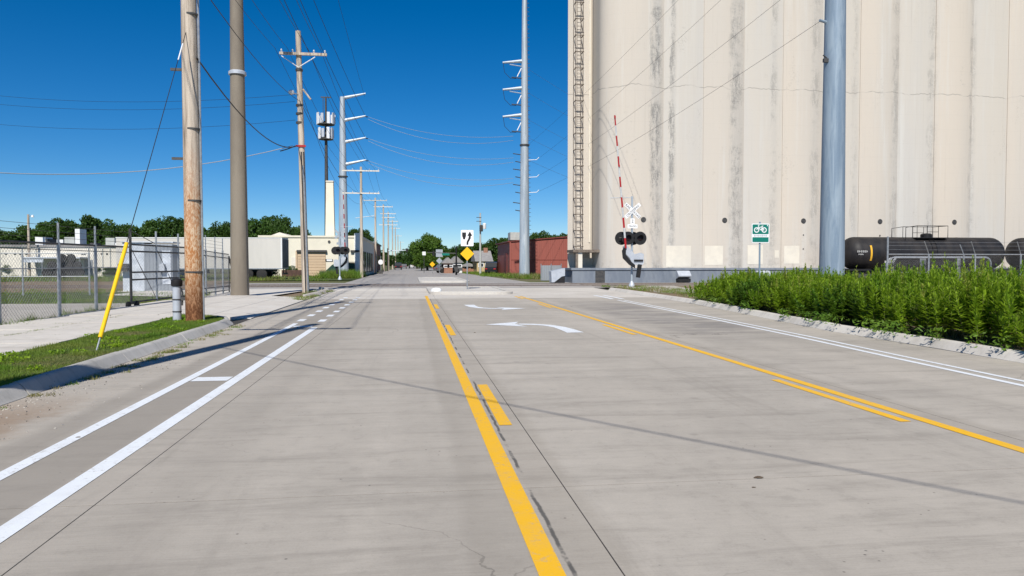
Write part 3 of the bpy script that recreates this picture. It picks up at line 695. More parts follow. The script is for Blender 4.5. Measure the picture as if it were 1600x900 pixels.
# ------------------------------------------------------------------ fences
def chain_mesh(m, p0, p1, z0, z1, pitch=.075, r=.0023):
    p0 = Vector(p0); p1 = Vector(p1); L = (p1 - p0).length; u = (p1 - p0).normalized(); nrm = Vector((-u.y, u.x, 0)); H = z1 - z0
    s = -H
    while s < L:
        for sg in (1, -1):
            a0 = s; t0 = max(0, -s); t1 = min(H, L - s)
            if t1 > t0:
                if sg > 0: A, B = p0 + u * (s + t0) + Vector((0, 0, z0 + t0)), p0 + u * (s + t1) + Vector((0, 0, z0 + t1))
                else: A, B = p0 + u * (s + t0) + Vector((0, 0, z1 - t0)), p0 + u * (s + t1) + Vector((0, 0, z1 - t1))
                m.tube([A + nrm * r * sg, B + nrm * r * sg], r, 3, False)
        s += pitch
    return m
def fence_post(parent, x, y, h, r=.035, arm=None, z0=0):
    m = MB().tube([(x, y, z0), (x, y, z0 + h)], r, 10)
    if arm: m.tube([(x, y, z0 + h - .02), (x + arm[0], y + arm[1], z0 + h + arm[2])], r * .6, 6)
    m.build('post', MT['steel'], parent)
FX = -9.45
fl = thing('chain_link_fence', 'chain link fence with barbed wire along the sidewalk at the left edge', 'fence', (-9.5, 18.8, 0), R(-4.6))
fl_off = 18.8
py_ = [-14.2, -11.5, -8.6, -5.6, -2.7, 0, 2.55, 4.5]
for y_ in py_: fence_post(fl, 0, y_, 2.05, .046, (0, 0, .52), .02)
MB().tube([(0, -14.2, 2.03), (0, 6.6, 2.03)], .026, 8).build('top_rail', MT['dark_steel'], fl)
MB().tube([(0, -14.2, 1.88), (0, 6.6, 1.86)], .012, 6).build('tension_wire', MT['dark_steel'], fl)
MB().tube([(0, -14.2, 1.38), (0, 6.6, 1.38)], .014, 6).build('mid_rail', MT['steel'], fl)
tag(chain_mesh(MB(), (0, -14.2, 0), (0, 6.6, 0), .08, 2.0, .115, .0032).build('chain_link_mesh', MT['mesh'], fl, False, fix=False), kind='stuff')
for z in (2.18, 2.34, 2.5): MB().tube([(0, a, z) for a in py_] + [(0, 6.6, z)], .005, 4).build('barbed_wire', MT['dark_steel'], fl)
# sliding gate on wheels
gt = thing('sliding_gate', 'rolling chain link gate with wheels behind the wooden pole', 'gate', (-8.95, 25.5, 0), R(-4.2))
for y_ in (0, 2.0, 4.0, 6.2): MB().tube([(0, y_, .2), (0, y_, 2.62 if y_ in (0, 2.0, 4.0) else 2.2)], .045 if y_ == 0 else .034, 8).build('upright', MT['dark_steel'] if y_ == 0 else MT['steel'], gt)
for z in (.26, .98, 1.22, 1.9, 2.12): MB().tube([(0, 0, z), (0, 6.2, z)], .028, 8).build('gate_rail', MT['dark_steel'], gt)
MB().tube([(0, .1, 1.95), (0, 1.9, .35)], .012, 6).tube([(0, 2.1, 1.95), (0, 3.9, .35)], .012, 6).tube([(0, .1, 2.55), (0, 1.9, 2.2)], .012, 6).build('brace_rod', MT['dark_steel'], gt)
for y_ in (-.25, .35):
    MB().lathe([(.02, -.04), (.12, -.04), (.13, 0), (.12, .04), (.02, .04)], 14, 'x', (.02, y_, .17)).build('wheel', MT['rubber'], gt)
MB().tube([(0, -.3, .22), (0, .45, .22)], .03, 8).build('wheel_carrier', MT['dark_steel'], gt)
tag(chain_mesh(MB(), (0, 0, 0), (0, 6.2, 0), .28, 2.1, .12, .003).build('chain_link_mesh', MT['mesh'], gt, False, fix=False), kind='stuff')
fm = thing('chain_link_fence', 'short run of chain link fence ending at the tan pole', 'fence', (-8.75, 32.0, 0), R(4.0))
for y_ in (0, 2.2, 4.4, 6.4): fence_post(fm, 0, y_, 2.1, .042, (0, 0, .6), .05)
for z in (2.08, 1.88, .45, .25): MB().tube([(0, -.1, z), (0, 8.2, z - .1)], .022, 6).build('rail', MT['dark_steel'], fm)
MB().tube([(0, 8.2, 1.9), (.3, 8.6, .1)], .04, 6).tube([(0, 8.2, 1.9), (0, 8.2, .05)], .035, 6).build('end_brace', MT['dark_steel'], fm)
for z in (2.25, 2.4, 2.55): MB().tube([(0, 0, z), (0, 6.4, z - .02)], .005, 4).build('barbed_wire', MT['dark_steel'], fm)
tag(chain_mesh(MB(), (0, 0, 0), (0, 8.2, 0), .15, 2.0, .13, .003).build('chain_link_mesh', MT['mesh'], fm, False, fix=False), kind='stuff')
fb = thing('chain_link_fence', 'second chain link fence farther back across the yard', 'fence', (0, 37.5, 0))
xs = [-44 + 2.9 * i for i in range(11)]
for x in xs: fence_post(fb, x, 0, 2.0, .04, (0, 0, .25), 0)
MB().tube([(xs[0], 0, 1.98), (xs[-1], 0, 1.98)], .026, 6).build('top_rail', MT['steel'], fb); MB().tube([(xs[0], 0, .9), (xs[-1], 0, .9)], .02, 6).build('mid_rail', MT['steel'], fb)
tag(chain_mesh(MB(), (xs[0], 0, 0), (xs[-1], 0, 0), .05, 1.95, .24, .003).build('chain_link_mesh', MT['mesh'], fb, False, fix=False), kind='stuff')
# right fence with slanted barbed wire arms
FY = 37.0
fr = thing('chain_link_fence', 'chain link fence with slanted barbed wire arms behind the weeds', 'fence', (0, FY, .1))
xr = [25.2] + [27.6 + 2.75 * i for i in range(7)]
for i, x in enumerate(xr):
    if i == 0: fence_post(fr, x, 0, 2.85, .05)
    else: fence_post(fr, x, 0, 1.92, .045, (-.42, -.2, .66))
fence_post(fr, 29.95, .35, 1.9, .04, (-.25, 0, .55))
MB().tube([(xr[0], 0, 1.9), (xr[-1], 0, 1.9)], .03, 8).build('top_rail', MT['steel'], fr)
for k in (.35, .7, 1.0): MB().tube([(xr[0], 0, 1.95 + .6 * k)] + [(x - .38 * k, -.2 * k, 1.92 + .62 * k) for x in xr[1:]], .006, 4).build('barbed_wire', MT['steel'], fr)
tag(chain_mesh(MB(), (xr[0], 0, 0), (xr[-1], 0, 0), .05, 1.88, .10, .0026).build('chain_link_mesh', MT['mesh'], fr, False, fix=False), kind='stuff')
# rounded tubular gate panels stacked behind the fence
for i in range(5):
    t = thing('gate_panel', '%s of the round-cornered tubular gate panels stacked behind the right fence' % ['first', 'second', 'third', 'fourth', 'fifth'][i], 'gate panel', (25.6 + i * .42, FY + .7 + i * .45, .1), R(-1 + i * .4), 'stacked tubular gate panels')
    Lp, Hp, rc = 6.2, 1.72 + .03 * (i % 3), .35; pts = [(0, 0, .05)]
    for k in range(7): a = R(180 - 15 * k); pts.append((rc + rc * math.cos(a), 0, Hp - rc + rc * math.sin(a)))
    for k in range(7): a = R(90 - 15 * k); pts.append((Lp - rc + rc * math.cos(a), 0, Hp - rc + rc * math.sin(a)))
    pts.append((Lp, 0, .05)); MB().tube(pts, .028, 8).build('frame', MT['steel'], t)
    for x in (2.0, 4.2): MB().tube([(x, 0, .05), (x, 0, Hp)], .026, 6).build('upright', MT['steel'], t)
    MB().tube([(0, 0, .9), (Lp, 0, .9)], .024, 6).build('mid_rail', MT['steel'], t)
    tag(chain_mesh(MB(), (.05, 0, 0), (Lp - .05, 0, 0), .06, Hp - .15, .09, .003).build('chain_link_mesh', MT['dark_steel'], t, False, fix=False), kind='stuff')
# ------------------------------------------------------------------ buildings
def bounds(px0, px1, Y, ytop): 
    return YP(px0, 400, Y).x, YP(px1, 400, Y).x, YP((px0 + px1) / 2, ytop, Y).z
# cream building at the left of the road
BY = 94.0
xr_ = -6.2; xl_ = YP(405, 400, BY).x; zt = YP(500, 371, BY).z
b = thing('cream_building', 'cream industrial building with tan roller door and tall square chimney', 'building', (xr_, BY, 0))
def lx(px): return YP(px, 400, BY).x - xr_
def lz(py): return YP(500, py, BY).z
w = MB().bb(xl_ - xr_, 0, 0, 34, -.1, zt).build('wall', MT['cream'], b, False)
MB().bb(xl_ - xr_ - .1, .12, -.12, 34.1, zt, zt + .22).build('roof', MT['cream'], b, False)
MB().bb(-.75, .14, -.2, .6, -.1, zt + .55).build('corner_pier', MT['white'], b, False)
m = MB(); x0, x1 = lx(465), lx(509); m.bb(x0, x1, -.06, .02, -.05, lz(392)); dr = m.build('roller_door', MT['tan_door'], b, False)
n = 9
for i in range(n):
    z0 = lz(392) * i / n; MB().bb(x0 + .05, x1 - .05, -.10, -.06, z0 + .02, z0 + lz(392) / n - .02).build('door_panel', MT['tan_door'], dr, False)
for a, c in ((464, 511), (548, 562), (432, 446)): MB().bb(lx(a), lx(c), -.35, -.02, lz(393.8), lz(390.8)).build('lintel_canopy', MT['dark_steel'], b, False)
MB().bb(lx(455), lx(463), -.05, .02, 0, 2.3).build('door', MT['white_wall'], b, False); MB().bb(lx(462), lx(464.5), -.12, .02, 0, lz(392)).build('door_jamb', MT['tan_door'], b, False)
MB().lathe([(.01, -.1), (.16, -.1), (.16, 0), (.01, 0)], 12, 'y', (lx(514.5), 0, lz(377.5))).build('wall_vent', MT['dark_steel'], b)
MB().bb(lx(508), lx(520), -.07, -.03, lz(408.5), lz(404.8)).build('wall_sign', MT['dark_steel'], b, False); MB().bb(lx(510.5), lx(519), -.09, -.07, lz(408), lz(405.3)).build('sign_panel', MT['sign_white'], b, False)
for i, (ya, yb_) in enumerate(((2.0, 5.5), (7, 10.5), (13, 16), (18, 22), (24, 28))):
    f = MB().bb(-.02, .05, ya, yb_, .3, 3.1).build('window', MT['dark_steel'], b, False)
    for k in range(3): MB().bb(.05, .075, ya + .1 + k * (yb_ - ya - .2) / 3, ya + .02 + (k + 1) * (yb_ - ya - .2) / 3, .45, 3.0).build('pane', MT['glass'], f, False)
cy0 = YP(509, 400, BY + 6).x - xr_; cy1 = YP(522.5, 400, BY + 6).x - xr_; ct = YP(515, 284, BY + 6).z
tp = lambda x, s: x * s
m = MB(); mx = (cy0 + cy1) / 2; hw = (cy1 - cy0) / 2
m.add([(mx - hw * 1.08, 6, zt), (mx + hw * 1.08, 6, zt), (mx + hw * 1.08, 7.2, zt), (mx - hw * 1.08, 7.2, zt), (mx - hw * .82, 6.1, ct), (mx + hw * .82, 6.1, ct), (mx + hw * .82, 7.1, ct), (mx - hw * .82, 7.1, ct)], [(0, 3, 2, 1), (4, 5, 6, 7), (0, 1, 5, 4), (1, 2, 6, 5), (2, 3, 7, 6), (3, 0, 4, 7)])
ch = m.build('chimney', MT['cream'], b, False); MB().bb(mx - hw * .88, mx + hw * .88, 6.0, 7.2, ct, ct + .15).build('cap', MT['white_wall'], ch, False)
gx = YP(437, 400, BY + 10).x - xr_; gz = YP(437, 363, BY + 10).z
MB().prism([(gx - 2.2, zt), (gx + 2.2, zt), (gx + 2.0, zt + .25), (gx, gz), (gx - 2.0, zt + .25)], 10, 18, 'y').build('gable', MT['white_wall'], b, False)
# long low building behind the yard
LY = 92.0; xa, xb_ = YP(-190, 400, LY).x, YP(212, 400, LY).x; zl = YP(100, 386, LY).z
lb = thing('low_warehouse', 'long low off-white building behind the fenced yard with rooftop units', 'building', (xb_, LY, 0))
MB().bb(xa - xb_, 0, 0, 25, -.1, zl).build('wall', MT['white_wall'], lb, False); rf = MB().bb(xa - xb_ - .15, .15, -.15, 25, zl, zl + .25).build('roof', MT['roof_grey'], lb, False)
Lx = lambda px: YP(px, 400, LY).x - xb_
Lz = lambda py: YP(100, py, LY).z
for p0, p1, t0, nm, mt in ((50, 66, 370, 'roof_unit', 'white'), (84, 94, 374, 'roof_unit', 'white'), (96, 112, 370, 'roof_unit', 'unit'), (113, 120.5, 357, 'flue', 'white'), (161, 175, 371, 'roof_unit', 'unit'), (184, 189, 371, 'flue', 'white'), (176, 183, 379, 'roof_unit', 'white'), (136, 143, 379, 'roof_unit', 'dark_steel'), (67, 73, 373, 'roof_unit', 'dark_steel')):
    MB().bb(Lx(p0), Lx(p1), .8, 2.6, zl + .26, Lz(t0)).build(nm, MT[mt], rf, False)
cnp = MB().bb(Lx(52), Lx(140), -2.6, -.02, Lz(404), Lz(402)).build('awning', MT['cab_light'], lb, False)
MB().bb(Lx(52), Lx(84), -2.5, -2.4, Lz(410), Lz(404)).build('awning_fascia', MT['cab_light'], lb, False)
for px in (57, 82, 110, 139): MB().tube([(Lx(px), -2.45, -.05), (Lx(px), -2.45, Lz(404))], .06, 6).build('awning_post', MT['steel'], lb)
for p0, p1 in ((117, 131), (132, 145), (92, 97)): MB().bb(Lx(p0), Lx(p1), -.06, .02, 0, Lz(406)).build('door', MT['white'] if p0 == 117 else MT['cab_side'], lb, False)
for p0 in (8, 22, 30, 40, 104, 127, 131, 158, 166):
    MB().bb(Lx(p0), Lx(p0 + 3), -.05, .02, Lz(398), Lz(395.5)).build('vent', MT['dark_steel'], lb, False)
for p0 in (56, 160, 172, 184): MB().bb(Lx(p0), Lx(p0 + 1.2), -.1, -.01, .2, zl - .1).build('downpipe', MT['unit'], lb, False)
# tyres, shrubs and boxes by the low building
tl = thing('tyre_pile', 'dark pile of stacked tyres against the low off-white building', 'tyre pile', (YP(100, 400, 87).x, 87, 0))
kk = 0
for row, cnt in ((0, 5), (1, 4), (2, 2)):
    for i in range(cnt):
        MB().lathe([(.24, -.13), (.45, -.12), (.5, -.06), (.5, .06), (.45, .12), (.24, .13)], 14, 'y').build('tyre', MT['rubber'], tl, True, ((i - cnt / 2 + .5) * .82 + (.3 if row == 2 else 0), random.uniform(-.3, .3), .5 + row * .78), (random.uniform(-.15, .15), random.uniform(-.3, .3), random.uniform(-.2, .2)))
        kk += 1
# red metal building
RX0 = 12.4; RY = 94.0; rx1 = YP(905, 400, RY).x; z0 = YP(795, 378, RY).z; zpk = YP(850, 370.5, RY).z
rb = thing('red_building', 'red ribbed metal building left of the grain elevator', 'building', (RX0, RY, 0))
Wd = 22.0; pk = Wd / 2
MB().prism([(0, -.1), (Wd, -.1), (Wd, z0), (pk, zpk + .25), (0, z0)], 0, .25, 'y').build('wall', MT['red_sheet'], rb, False)
MB().bb(-.01, .2, .25, 14, -.1, z0).build('wall', MT['red_sheet_y'], rb, False); MB().bb(Wd - .2, Wd, .25, 14, -.1, z0).build('wall', MT['red_sheet_y'], rb, False)
MB().prism([(-.35, z0 - .02), (pk, zpk + .27), (Wd + .35, z0 - .02), (Wd + .35, z0 + .12), (pk, zpk + .42), (-.35, z0 + .12)], -.15, 14.3, 'y').build('roof', MT['red_trim'], rb, False)
MB().bb(0, Wd, -.03, -.001, 1.95, 2.02).build('girt_seam', MT['red_trim'], rb, False); MB().bb(-.10, .08, -.10, .08, -.1, z0).build('corner_trim', MT['red_sheet'], rb, False)
MB().bb(-.08, -.011, 3.2, 6.2, -.05, 2.9).build('door', MT['red_trim'], rb, False)
u = MB().bb(.4, 1.9, 3, 5.5, z0 + .35, z0 + 1.35).build('roof_box', MT['unit'], rb, False)
# grey service cabinet in the yard
cabx = G(226, 456).x; caby = G(226, 456).y
cb = thing('service_cabinet', 'grey ribbed metal equipment cabinet standing on the yard grass', 'cabinet', (cabx, caby, 0), R(6))
MB().bb(0, 1.4, -.02, 1.9, .03, 2.55).build('body', MT['cab_side'], cb, False); MB().bb(-1.05, -.005, .0, 1.88, .03, 2.62).build('painted_lit_side', MT['cab_light'], cb, False)  # the wing's paler colour stands for sunlight on the cabinet's left face
MB().bb(-1.1, 1.45, -.08, 1.96, 2.625, 2.68).build('roof', MT['cab_light'], cb, False); MB().bb(-1.3, 1.7, -.15, 2.0, -.02, .03).build('plinth', MT['walk'], cb, False)
MB().bb(.9, 1.32, -.06, -.02, .4, 2.2).build('door', MT['cab_light'], cb, False); MB().bb(.8, 1.05, -.30, -.061, 1.05, 1.5).build('meter_box', MT['signal_grey'], cb, False)
MB().bb(-1.2, -.75, -.35, -.001, 1.1, 1.5).build('meter_box', MT['dark_steel'], cb, False)
# semi trailer
TY = 75.0; tx1 = YP(441, 400, TY).x
tr = thing('semi_trailer', 'long grey box semi trailer parked before the cream building', 'trailer', (tx1, TY, 0), R(-4))
TL, zb, ztp = 15.6, YP(400, 419, TY).z, YP(400, 372.5, TY).z
bd = MB().bb(-TL, -.02, 0, 2.5, zb, ztp).build('box', MT['trailer'], tr, False)
MB().bb(-TL - .03, .0, -.03, 2.53, ztp, ztp + .09).build('top_rail', MT['white'], tr, False); MB().bb(-TL - .02, 0, -.025, 2.525, zb - .1, zb).build('bottom_rail', MT['steel'], tr, False)
for y0_ in (.03, 1.27): MB().bb(-.02, .05, y0_, y0_ + 1.2, zb + .05, ztp - .05).build('rear_door', MT['trailer_shade'], tr, False)
MB().bb(-.13, -.0, -.035, -.001, zb, ztp).build('corner_post', MT['white'], tr, False)
for xw in (-2.0, -3.3):
    for yw in (.05, 1.95): MB().lathe([(.1, 0), (.4, 0), (.5, .05), (.5, .45), (.4, .5), (.1, .5)], 18, 'y', (xw, yw, .5)).build('wheel', MT['rubber'], tr)
MB().bb(-4.2, -1.0, .4, 2.1, .75, zb - .1).build('axle_frame', MT['black'], tr, False); MB().bb(-.1, .02, .3, 2.2, .45, .6).bb(-.1, -.02, .7, .8, .6, zb).bb(-.1, -.02, 1.7, 1.8, .6, zb).build('bumper', MT['black'], tr, False)
for y_ in (.4, 2.1): MB().bb(-12.6, -12.45, y_ - .07, y_ + .07, 0, zb - .1).build('landing_leg', MT['dark_steel'], tr, False)
# bin and planter by the cream building
gb = thing('dumpster', 'dark green dumpster with sloping side partly behind the silver steel pole', 'dumpster', (YP(533, 400, 91.5).x, 91.5, 0))
MB().prism([(-1.9, .1), (1.6, .1), (1.6, 1.6), (-.4, 1.65), (-1.0, 1.35), (-1.9, .5)], -.8, .8, 'y').build('bin', MT['green_bin'], gb, False)
MB().bb(-.45, 1.65, -.85, .85, 1.65, 1.72).build('lid', MT['black'], gb, False); MB().bb(-2.4, -1.2, -1.3, -.9, .1, .62).build('skid_box', MT['dark_steel'], gb, False)
pl_ = thing('planter_box', 'brown planter box with low plants beside the trailer end', 'planter', (YP(456, 400, 91).x, 91, 0))
MB().bb(-1.1, 1.1, -.5, .5, 0, .75).build('box', MT['brown'], pl_, False)

hp = thing('loading_chute', 'small grey loading chute with dark underside at the left end of the dock', 'chute', (YP(874, 430, 58).x, 58, 0))
MB().prism([(-.75, .9), (.35, 1.15), (.35, .55), (.1, .5), (-.5, .05), (-.7, .05)], -.5, .5, 'y').build('chute', MT['signal_grey'], hp, False); MB().prism([(-.45, .0), (.12, .48), (.35, .5), (.35, 0)], -.45, .45, 'y').build('underside', MT['black'], hp, False)
gp = thing('fence_panel', 'grey sheet fence panel between the red building and the dock', 'fence', (YP(861, 430, 66).x, 66, 0))
MB().bb(-.9, .9, -.04, .04, 0, 1.35).build('sheet', MT['cab_side'], gp, False)
for x in (-.92, 0, .92): MB().tube([(x, -.06, 0), (x, -.06, 1.5)], .04, 6).build('post', MT['steel'], gp)
# ------------------------------------------------------------------ poles
def pole_shaft(parent, h, r0, r1, mat, n=14, name='shaft', lean=(0, 0)):
    pts = [(lean[0] * t, lean[1] * t, -.3 + (h + .3) * t) for t in (0, .25, .5, .75, 1)]
    return MB().tube(pts, [lerp(r0, r1, t) for t in (0, .25, .5, .75, 1)], n).build(name, mat, parent)
def crossarm(parent, z, half=1.25, mat=None, ins=True, y=-.2):
    a = MB().box((0, y, z), (2 * half, .11, .13)).build('crossarm', mat or MT['wood_grey'], parent, False)
    if ins:
        for x in (-half + .1, -half * .45, half * .45, half - .1):
            MB().lathe([(.02, .06), (.055, .08), (.03, .13), (.06, .15), (.03, .22), (.01, .24)], 8, c=(x, y, z)).build('insulator', MT['signal_grey'], a)
    return a
# leaning-grain new wooden pole on the grass strip
pw = G(305, 501, .13)
wp = thing('utility_pole', 'wooden utility pole with flaking orange-brown lower half on the grass strip', 'utility pole', (pw.x, pw.y, .1))
pole_shaft(wp, 11.6, .215, .15, MT['wood'], 20, lean=(-.08, 0))
MB().tube([(.205, -.03, 0), (.175, -.03, 6.5), (.15, -.03, 10.8)], .028, 8).build('conduit', MT['steel'], wp)
for z in (3.9, 6.0, 8.2): MB().box((-.30, -.03, z), (.34, .05, .06)).build('step_peg', MT['dark_steel'], wp, False)
for z in (1.2, 2.9, 4.6, 7.3): MB().lathe([(.218 - .0055 * z, z - .02), (.222 - .0055 * z, z - .02), (.222 - .0055 * z, z + .02), (.218 - .0055 * z, z + .02)], 20).build('band', MT['dark_steel'], wp)
crossarm(wp, 10.9, 1.25)
# unseen pole nearer the camera: its long shadow crosses the bike lane
np_ = thing('utility_pole', 'wooden utility pole out of frame at left throwing the long shadow on the road', 'utility pole', (-4.98, 7.3, .1))
pole_shaft(np_, 11.9, .22, .16, MT['wood_grey'], 14); crossarm(np_, 10.7, 1.25)
kp = thing('utility_pole', 'wooden utility pole behind the camera on the right', 'utility pole', (8.6, -10.8, .05)); pole_shaft(kp, 9.5, .18, .14, MT['wood_grey'], 12)
# tan pole
pt = G(375, 463, .05); tp_ = thing('steel_pole', 'tall tan round pole with a clamp ring at the end of the gate fence', 'utility pole', (pt.x, pt.y, 0))
pole_shaft(tp_, 24, .40, .17, MT['tan_pole'], 28)
zr = YP(368, 114, pt.y).z; MB().lathe([(.30, -.09), (.375, -.09), (.375, .03), (.30, .09)], 24, c=(0, 0, zr)).build('clamp_ring', MT['signal_grey'], tp_)
MB().lathe([(.41, -.1), (.52, -.1), (.52, .06), (.41, .06)], 24).build('base_collar', MT['walk'], tp_)
MB().tube([(.36, -.16, 0), (.30, -.14, 6), (.22, -.1, 14)], .018, 6).build('ground_wire', MT['dark_steel'], tp_)
# wooden pole with risers by the crossing
p3 = G(478, 456.5); P3 = thing('utility_pole', 'slender grey wooden pole with black riser conduits near the crossing', 'utility pole', (p3.x, p3.y, 0))
pole_shaft(P3, 13.6, .19, .135, MT['wood_grey'], 14, lean=(-.28, 0)); zz = lambda py: YP(475, py, p3.y).z
MB().tube([(.17, -.12, 0), (.02, -.14, zz(300)), (-.04, -.15, zz(238))], .035, 6).tube([(.02, -.2, 0), (-.1, -.18, zz(300)), (-.15, -.16, zz(238))], .035, 6).build('riser_conduit', MT['dark_steel'], P3)
MB().tube([(.14, -.19, 0), (.0, -.2, zz(300)), (-.06, -.2, zz(260))], .05, 6).build('riser_conduit', MT['steel'], P3)
MB().box((-.17, -.17, zz(229)), (.5, .06, .10)).build('service_bracket', MT['gate_red'], P3, False)
crossarm(P3, zz(86), 1.2)
for s in (-1, 1): MB().tube([(-.25, -.2, zz(107)), (-.25 + s * .85, -.2, zz(90))], .024, 6).build('arm_brace', MT['white'], P3)
lt = MB().tube([(-.25, -.1, zz(149)), (-.55, -.2, zz(147))], .03, 6).build('light_arm', MT['steel'], P3); MB().lathe([(.02, -.12), (.13, -.08), (.15, .05), (.06, .12), (.01, .13)], 12, c=(-.62, -.2, zz(146))).build('lamp_head', MT['white'], lt)
MB().tube([(-.05, -.1, zz(140)), (.35, -.15, zz(156))], .05, 6).build('stand_off', MT['wood_grey'], P3)
for py in (110, 165, 178, 192): MB().lathe([(.15, -.05), (.19, -.05), (.19, .05), (.15, .05)], 12, c=(-.24, 0, zz(py))).build('band', MT['dark_steel'], P3)
# the row of crossarm poles beside the far road
row = []
ords = ['first', 'second', 'third', 'fourth', 'fifth', 'sixth', 'seventh', 'eighth']
for i, (px, Yd, py) in enumerate(((565, 84, 265), (587, 124, 312), (599.5, 146, 322), (607, 168, 333), (613.5, 200, 345), (618, 236, 356), (622, 285, 368), (626, 345, 378))):
    X = YP(px, 420, Yd).x; h = YP(px, py, Yd).z
    t = thing('utility_pole', '%s wooden crossarm pole in the row beside the far road, counted from the camera' % ords[i], 'utility pole', (X, Yd, 0), 0, 'wooden crossarm poles along the far road')
    pole_shaft(t, h + .3, .2, .13, MT['wood_grey'], 10); crossarm(t, h - .15, 2.0 - .1 * i if i < 4 else 1.5, MT['white_wall'] if i != 1 else MT['unit'])
    if i in (0, 3): crossarm(t, h - 2.6, 2.0, MT['white_wall'])
    if i == 1: MB().tube([(-.1, 0, h - 2.6), (-3.2, .2, h - 3.0)], .05, 6).build('light_arm', MT['steel'], t)
    if i == 3: crossarm(t, h - 1.0, 1.4, MT['white_wall'])
    row.append((X, Yd, h))
# steel transmission poles
def steel_pole(px, py, depth, h, r0, r1, label, mat=None):
    p = D(px, py, depth); t = thing('transmission_pole', label, 'transmission pole', (p.x, p.y, 0))
    MB().tube([(0, 0, -.2), (0, 0, h * .42), (0, 0, h)], [r0, lerp(r0, r1, .42), r1], 12).build('shaft', mat or MT['galv2'], t)
    MB().lathe([(r0 + .02, 0), (r0 + .35, 0), (r0 + .35, .12), (r0 + .02, .14)], 16).build('base_flange', mat or MT['galv2'], t)
    return t, p
sp1, q1 = steel_pole(537, 432, 86, YP(537, 146, 86).z, .60, .28, 'silver steel transmission pole with four arms to the right beside the cream building')
z1 = lambda py: YP(537, py, q1.y).z
MB().lathe([(.46, -.06), (.56, -.06), (.56, .06), (.46, .06)], 14, c=(0, 0, z1(276))).build('splice_ring', MT['dark_steel'], sp1)
arms1 = []
for py in (153, 188, 222, 257):
    z = z1(py); e = (2.62, -.1, z + .55); a = MB().tube([(.2, 0, z), e], [.20, .09], 8).build('arm', MT['galv2'], sp1)
    if py > 160:
        MB().lathe([(.03, 0), (.09, .04), (.03, .08), (.09, .12), (.03, .16), (.09, .2), (.03, .24)], 8, 'x', (e[0], e[1], e[2] - .1)).build('insulator', MT['dark_steel'], a)
        arms1.append(Vector((q1.x + e[0] + .25, q1.y + e[1], e[2] - .1)))
sp2, q2 = steel_pole(819.5, 434, 80, 31, .58, .25, 'tall silver steel transmission pole with short left arms before the red building')
z2 = lambda py: YP(819, py, q2.y).z
MB().lathe([(.40, -.08), (.52, -.08), (.52, .08), (.40, .08)], 14, c=(0, 0, z2(227))).build('splice_ring', MT['dark_steel'], sp2)
def Rr2(z): return lerp(.58, .25, max(0, min(1, z / 31)))
for py in (98, 140, 182):
    z = z2(py); a = MB().tube([(-.3, 0, z + .15), (-2.35, -.1, z - .1)], [.20, .10], 8).build('arm', MT['galv2'], sp2)
    MB().tube([(-2.3, -.1, z - .15), (-2.15, -.1, z - 1.1), (-1.5, -.1, z - 1.75), (-.9, 0, z - 1.7)], .025, 5).build('jumper', MT['wire_dark'], a)
    MB().tube([(-.35, 0, z - .4), (-1.6, -.05, z - .25)], .05, 6).build('brace', MT['galv2'], a)
    MB().tube([(-.3, 0, z - 1.65), (-1.4, -.1, z - 1.6)], .06, 6).build('insulator', MT['dark_steel'], sp2); MB().tube([(-.35, 0, z - .6), (-.8, -.05, z - 1.5)], .05, 6).build('post_insulator', MT['sign_white'], sp2)
for i, py in enumerate((242, 254, 266, 278, 290, 302, 318, 330)):
    z = z2(py); MB().tube([(-.35, 0, z), (-1.25 if i % 2 == 0 else -1.0, -.1, z + .1)], .05, 6).build('line_bracket', MT['dark_steel'], sp2)
rights = []
for py in (250, 277, 301):
    z = z2(py); MB().tube([(.35, 0, z), (1.3, -.1, z + .05), (1.55, -.1, z + .3)], .035, 6).build('line_bracket', MT['sign_white'], sp2); rights.append(Vector((q2.x + 1.3, q2.y - .1, z + .05)))
rights.insert(0, Vector((q2.x + .5, q2.y - .1, z2(225))))
rg = MB(); z = 2.0
while z < 30: rg.box((Rr2(z) + .09, 0, z), (.2, .04, .04)); z += .45
rg.build('climbing_step', MT['dark_steel'], sp2, False)
sp3, q3 = steel_pole(1299, 460, 33, 21.5, .535, .36, 'thick blue-grey steel transmission pole rising out of the weeds at right', MT['galv'])
MB().box((-.50, -.15, YP(1290, 96, q3.y).z), (.22, .12, .16)).build('bracket', MT['dark_steel'], sp3, False)
MB().tube([(-.42, -.1, YP(1290, 92, q3.y).z), (-.62, -.15, YP(1290, 88, q3.y).z)], .03, 6).build('bracket_arm', MT['dark_steel'], sp3)
for z in (12, 14.3, 17, 19.4): MB().tube([(-.4, 0, z), (-.75, -.05, z + .05)], .06, 6).build('line_bracket', MT['galv'], sp3)
# transformer pole by the far houses and a lamp pole at far left
tx = thing('utility_pole', 'pale utility pole with a small transformer left of the red building', 'utility pole', tuple(D(750.5, 430, 104).xy) + (0,))
hh = YP(750, 333, 104).z; pole_shaft(tx, hh, .17, .11, MT['unit'], 10)
MB().lathe([(.02, 0), (.22, 0), (.24, .05), (.24, .8), (.15, .9), (.02, .92)], 12, c=(.1, -.35, YP(750, 362, 104).z)).build('transformer', MT['dark_steel'], tx)
MB().lathe([(.02, 0), (.22, 0), (.24, .05), (.24, .7), (.15, .8), (.02, .82)], 12, c=(.55, -.3, YP(750, 358, 104).z)).build('transformer', MT['white'], tx)
for py in (340, 346): MB().box((-.2, -.1, YP(750, py, 104).z), (.7, .08, .08)).build('bracket', MT['dark_steel'], tx, False)
lp = thing('lamp_pole', 'thin wooden pole with a yard lamp at the far left', 'utility pole', tuple(D(46, 430, 84).xy) + (0,)); hh = YP(46, 329, 84).z
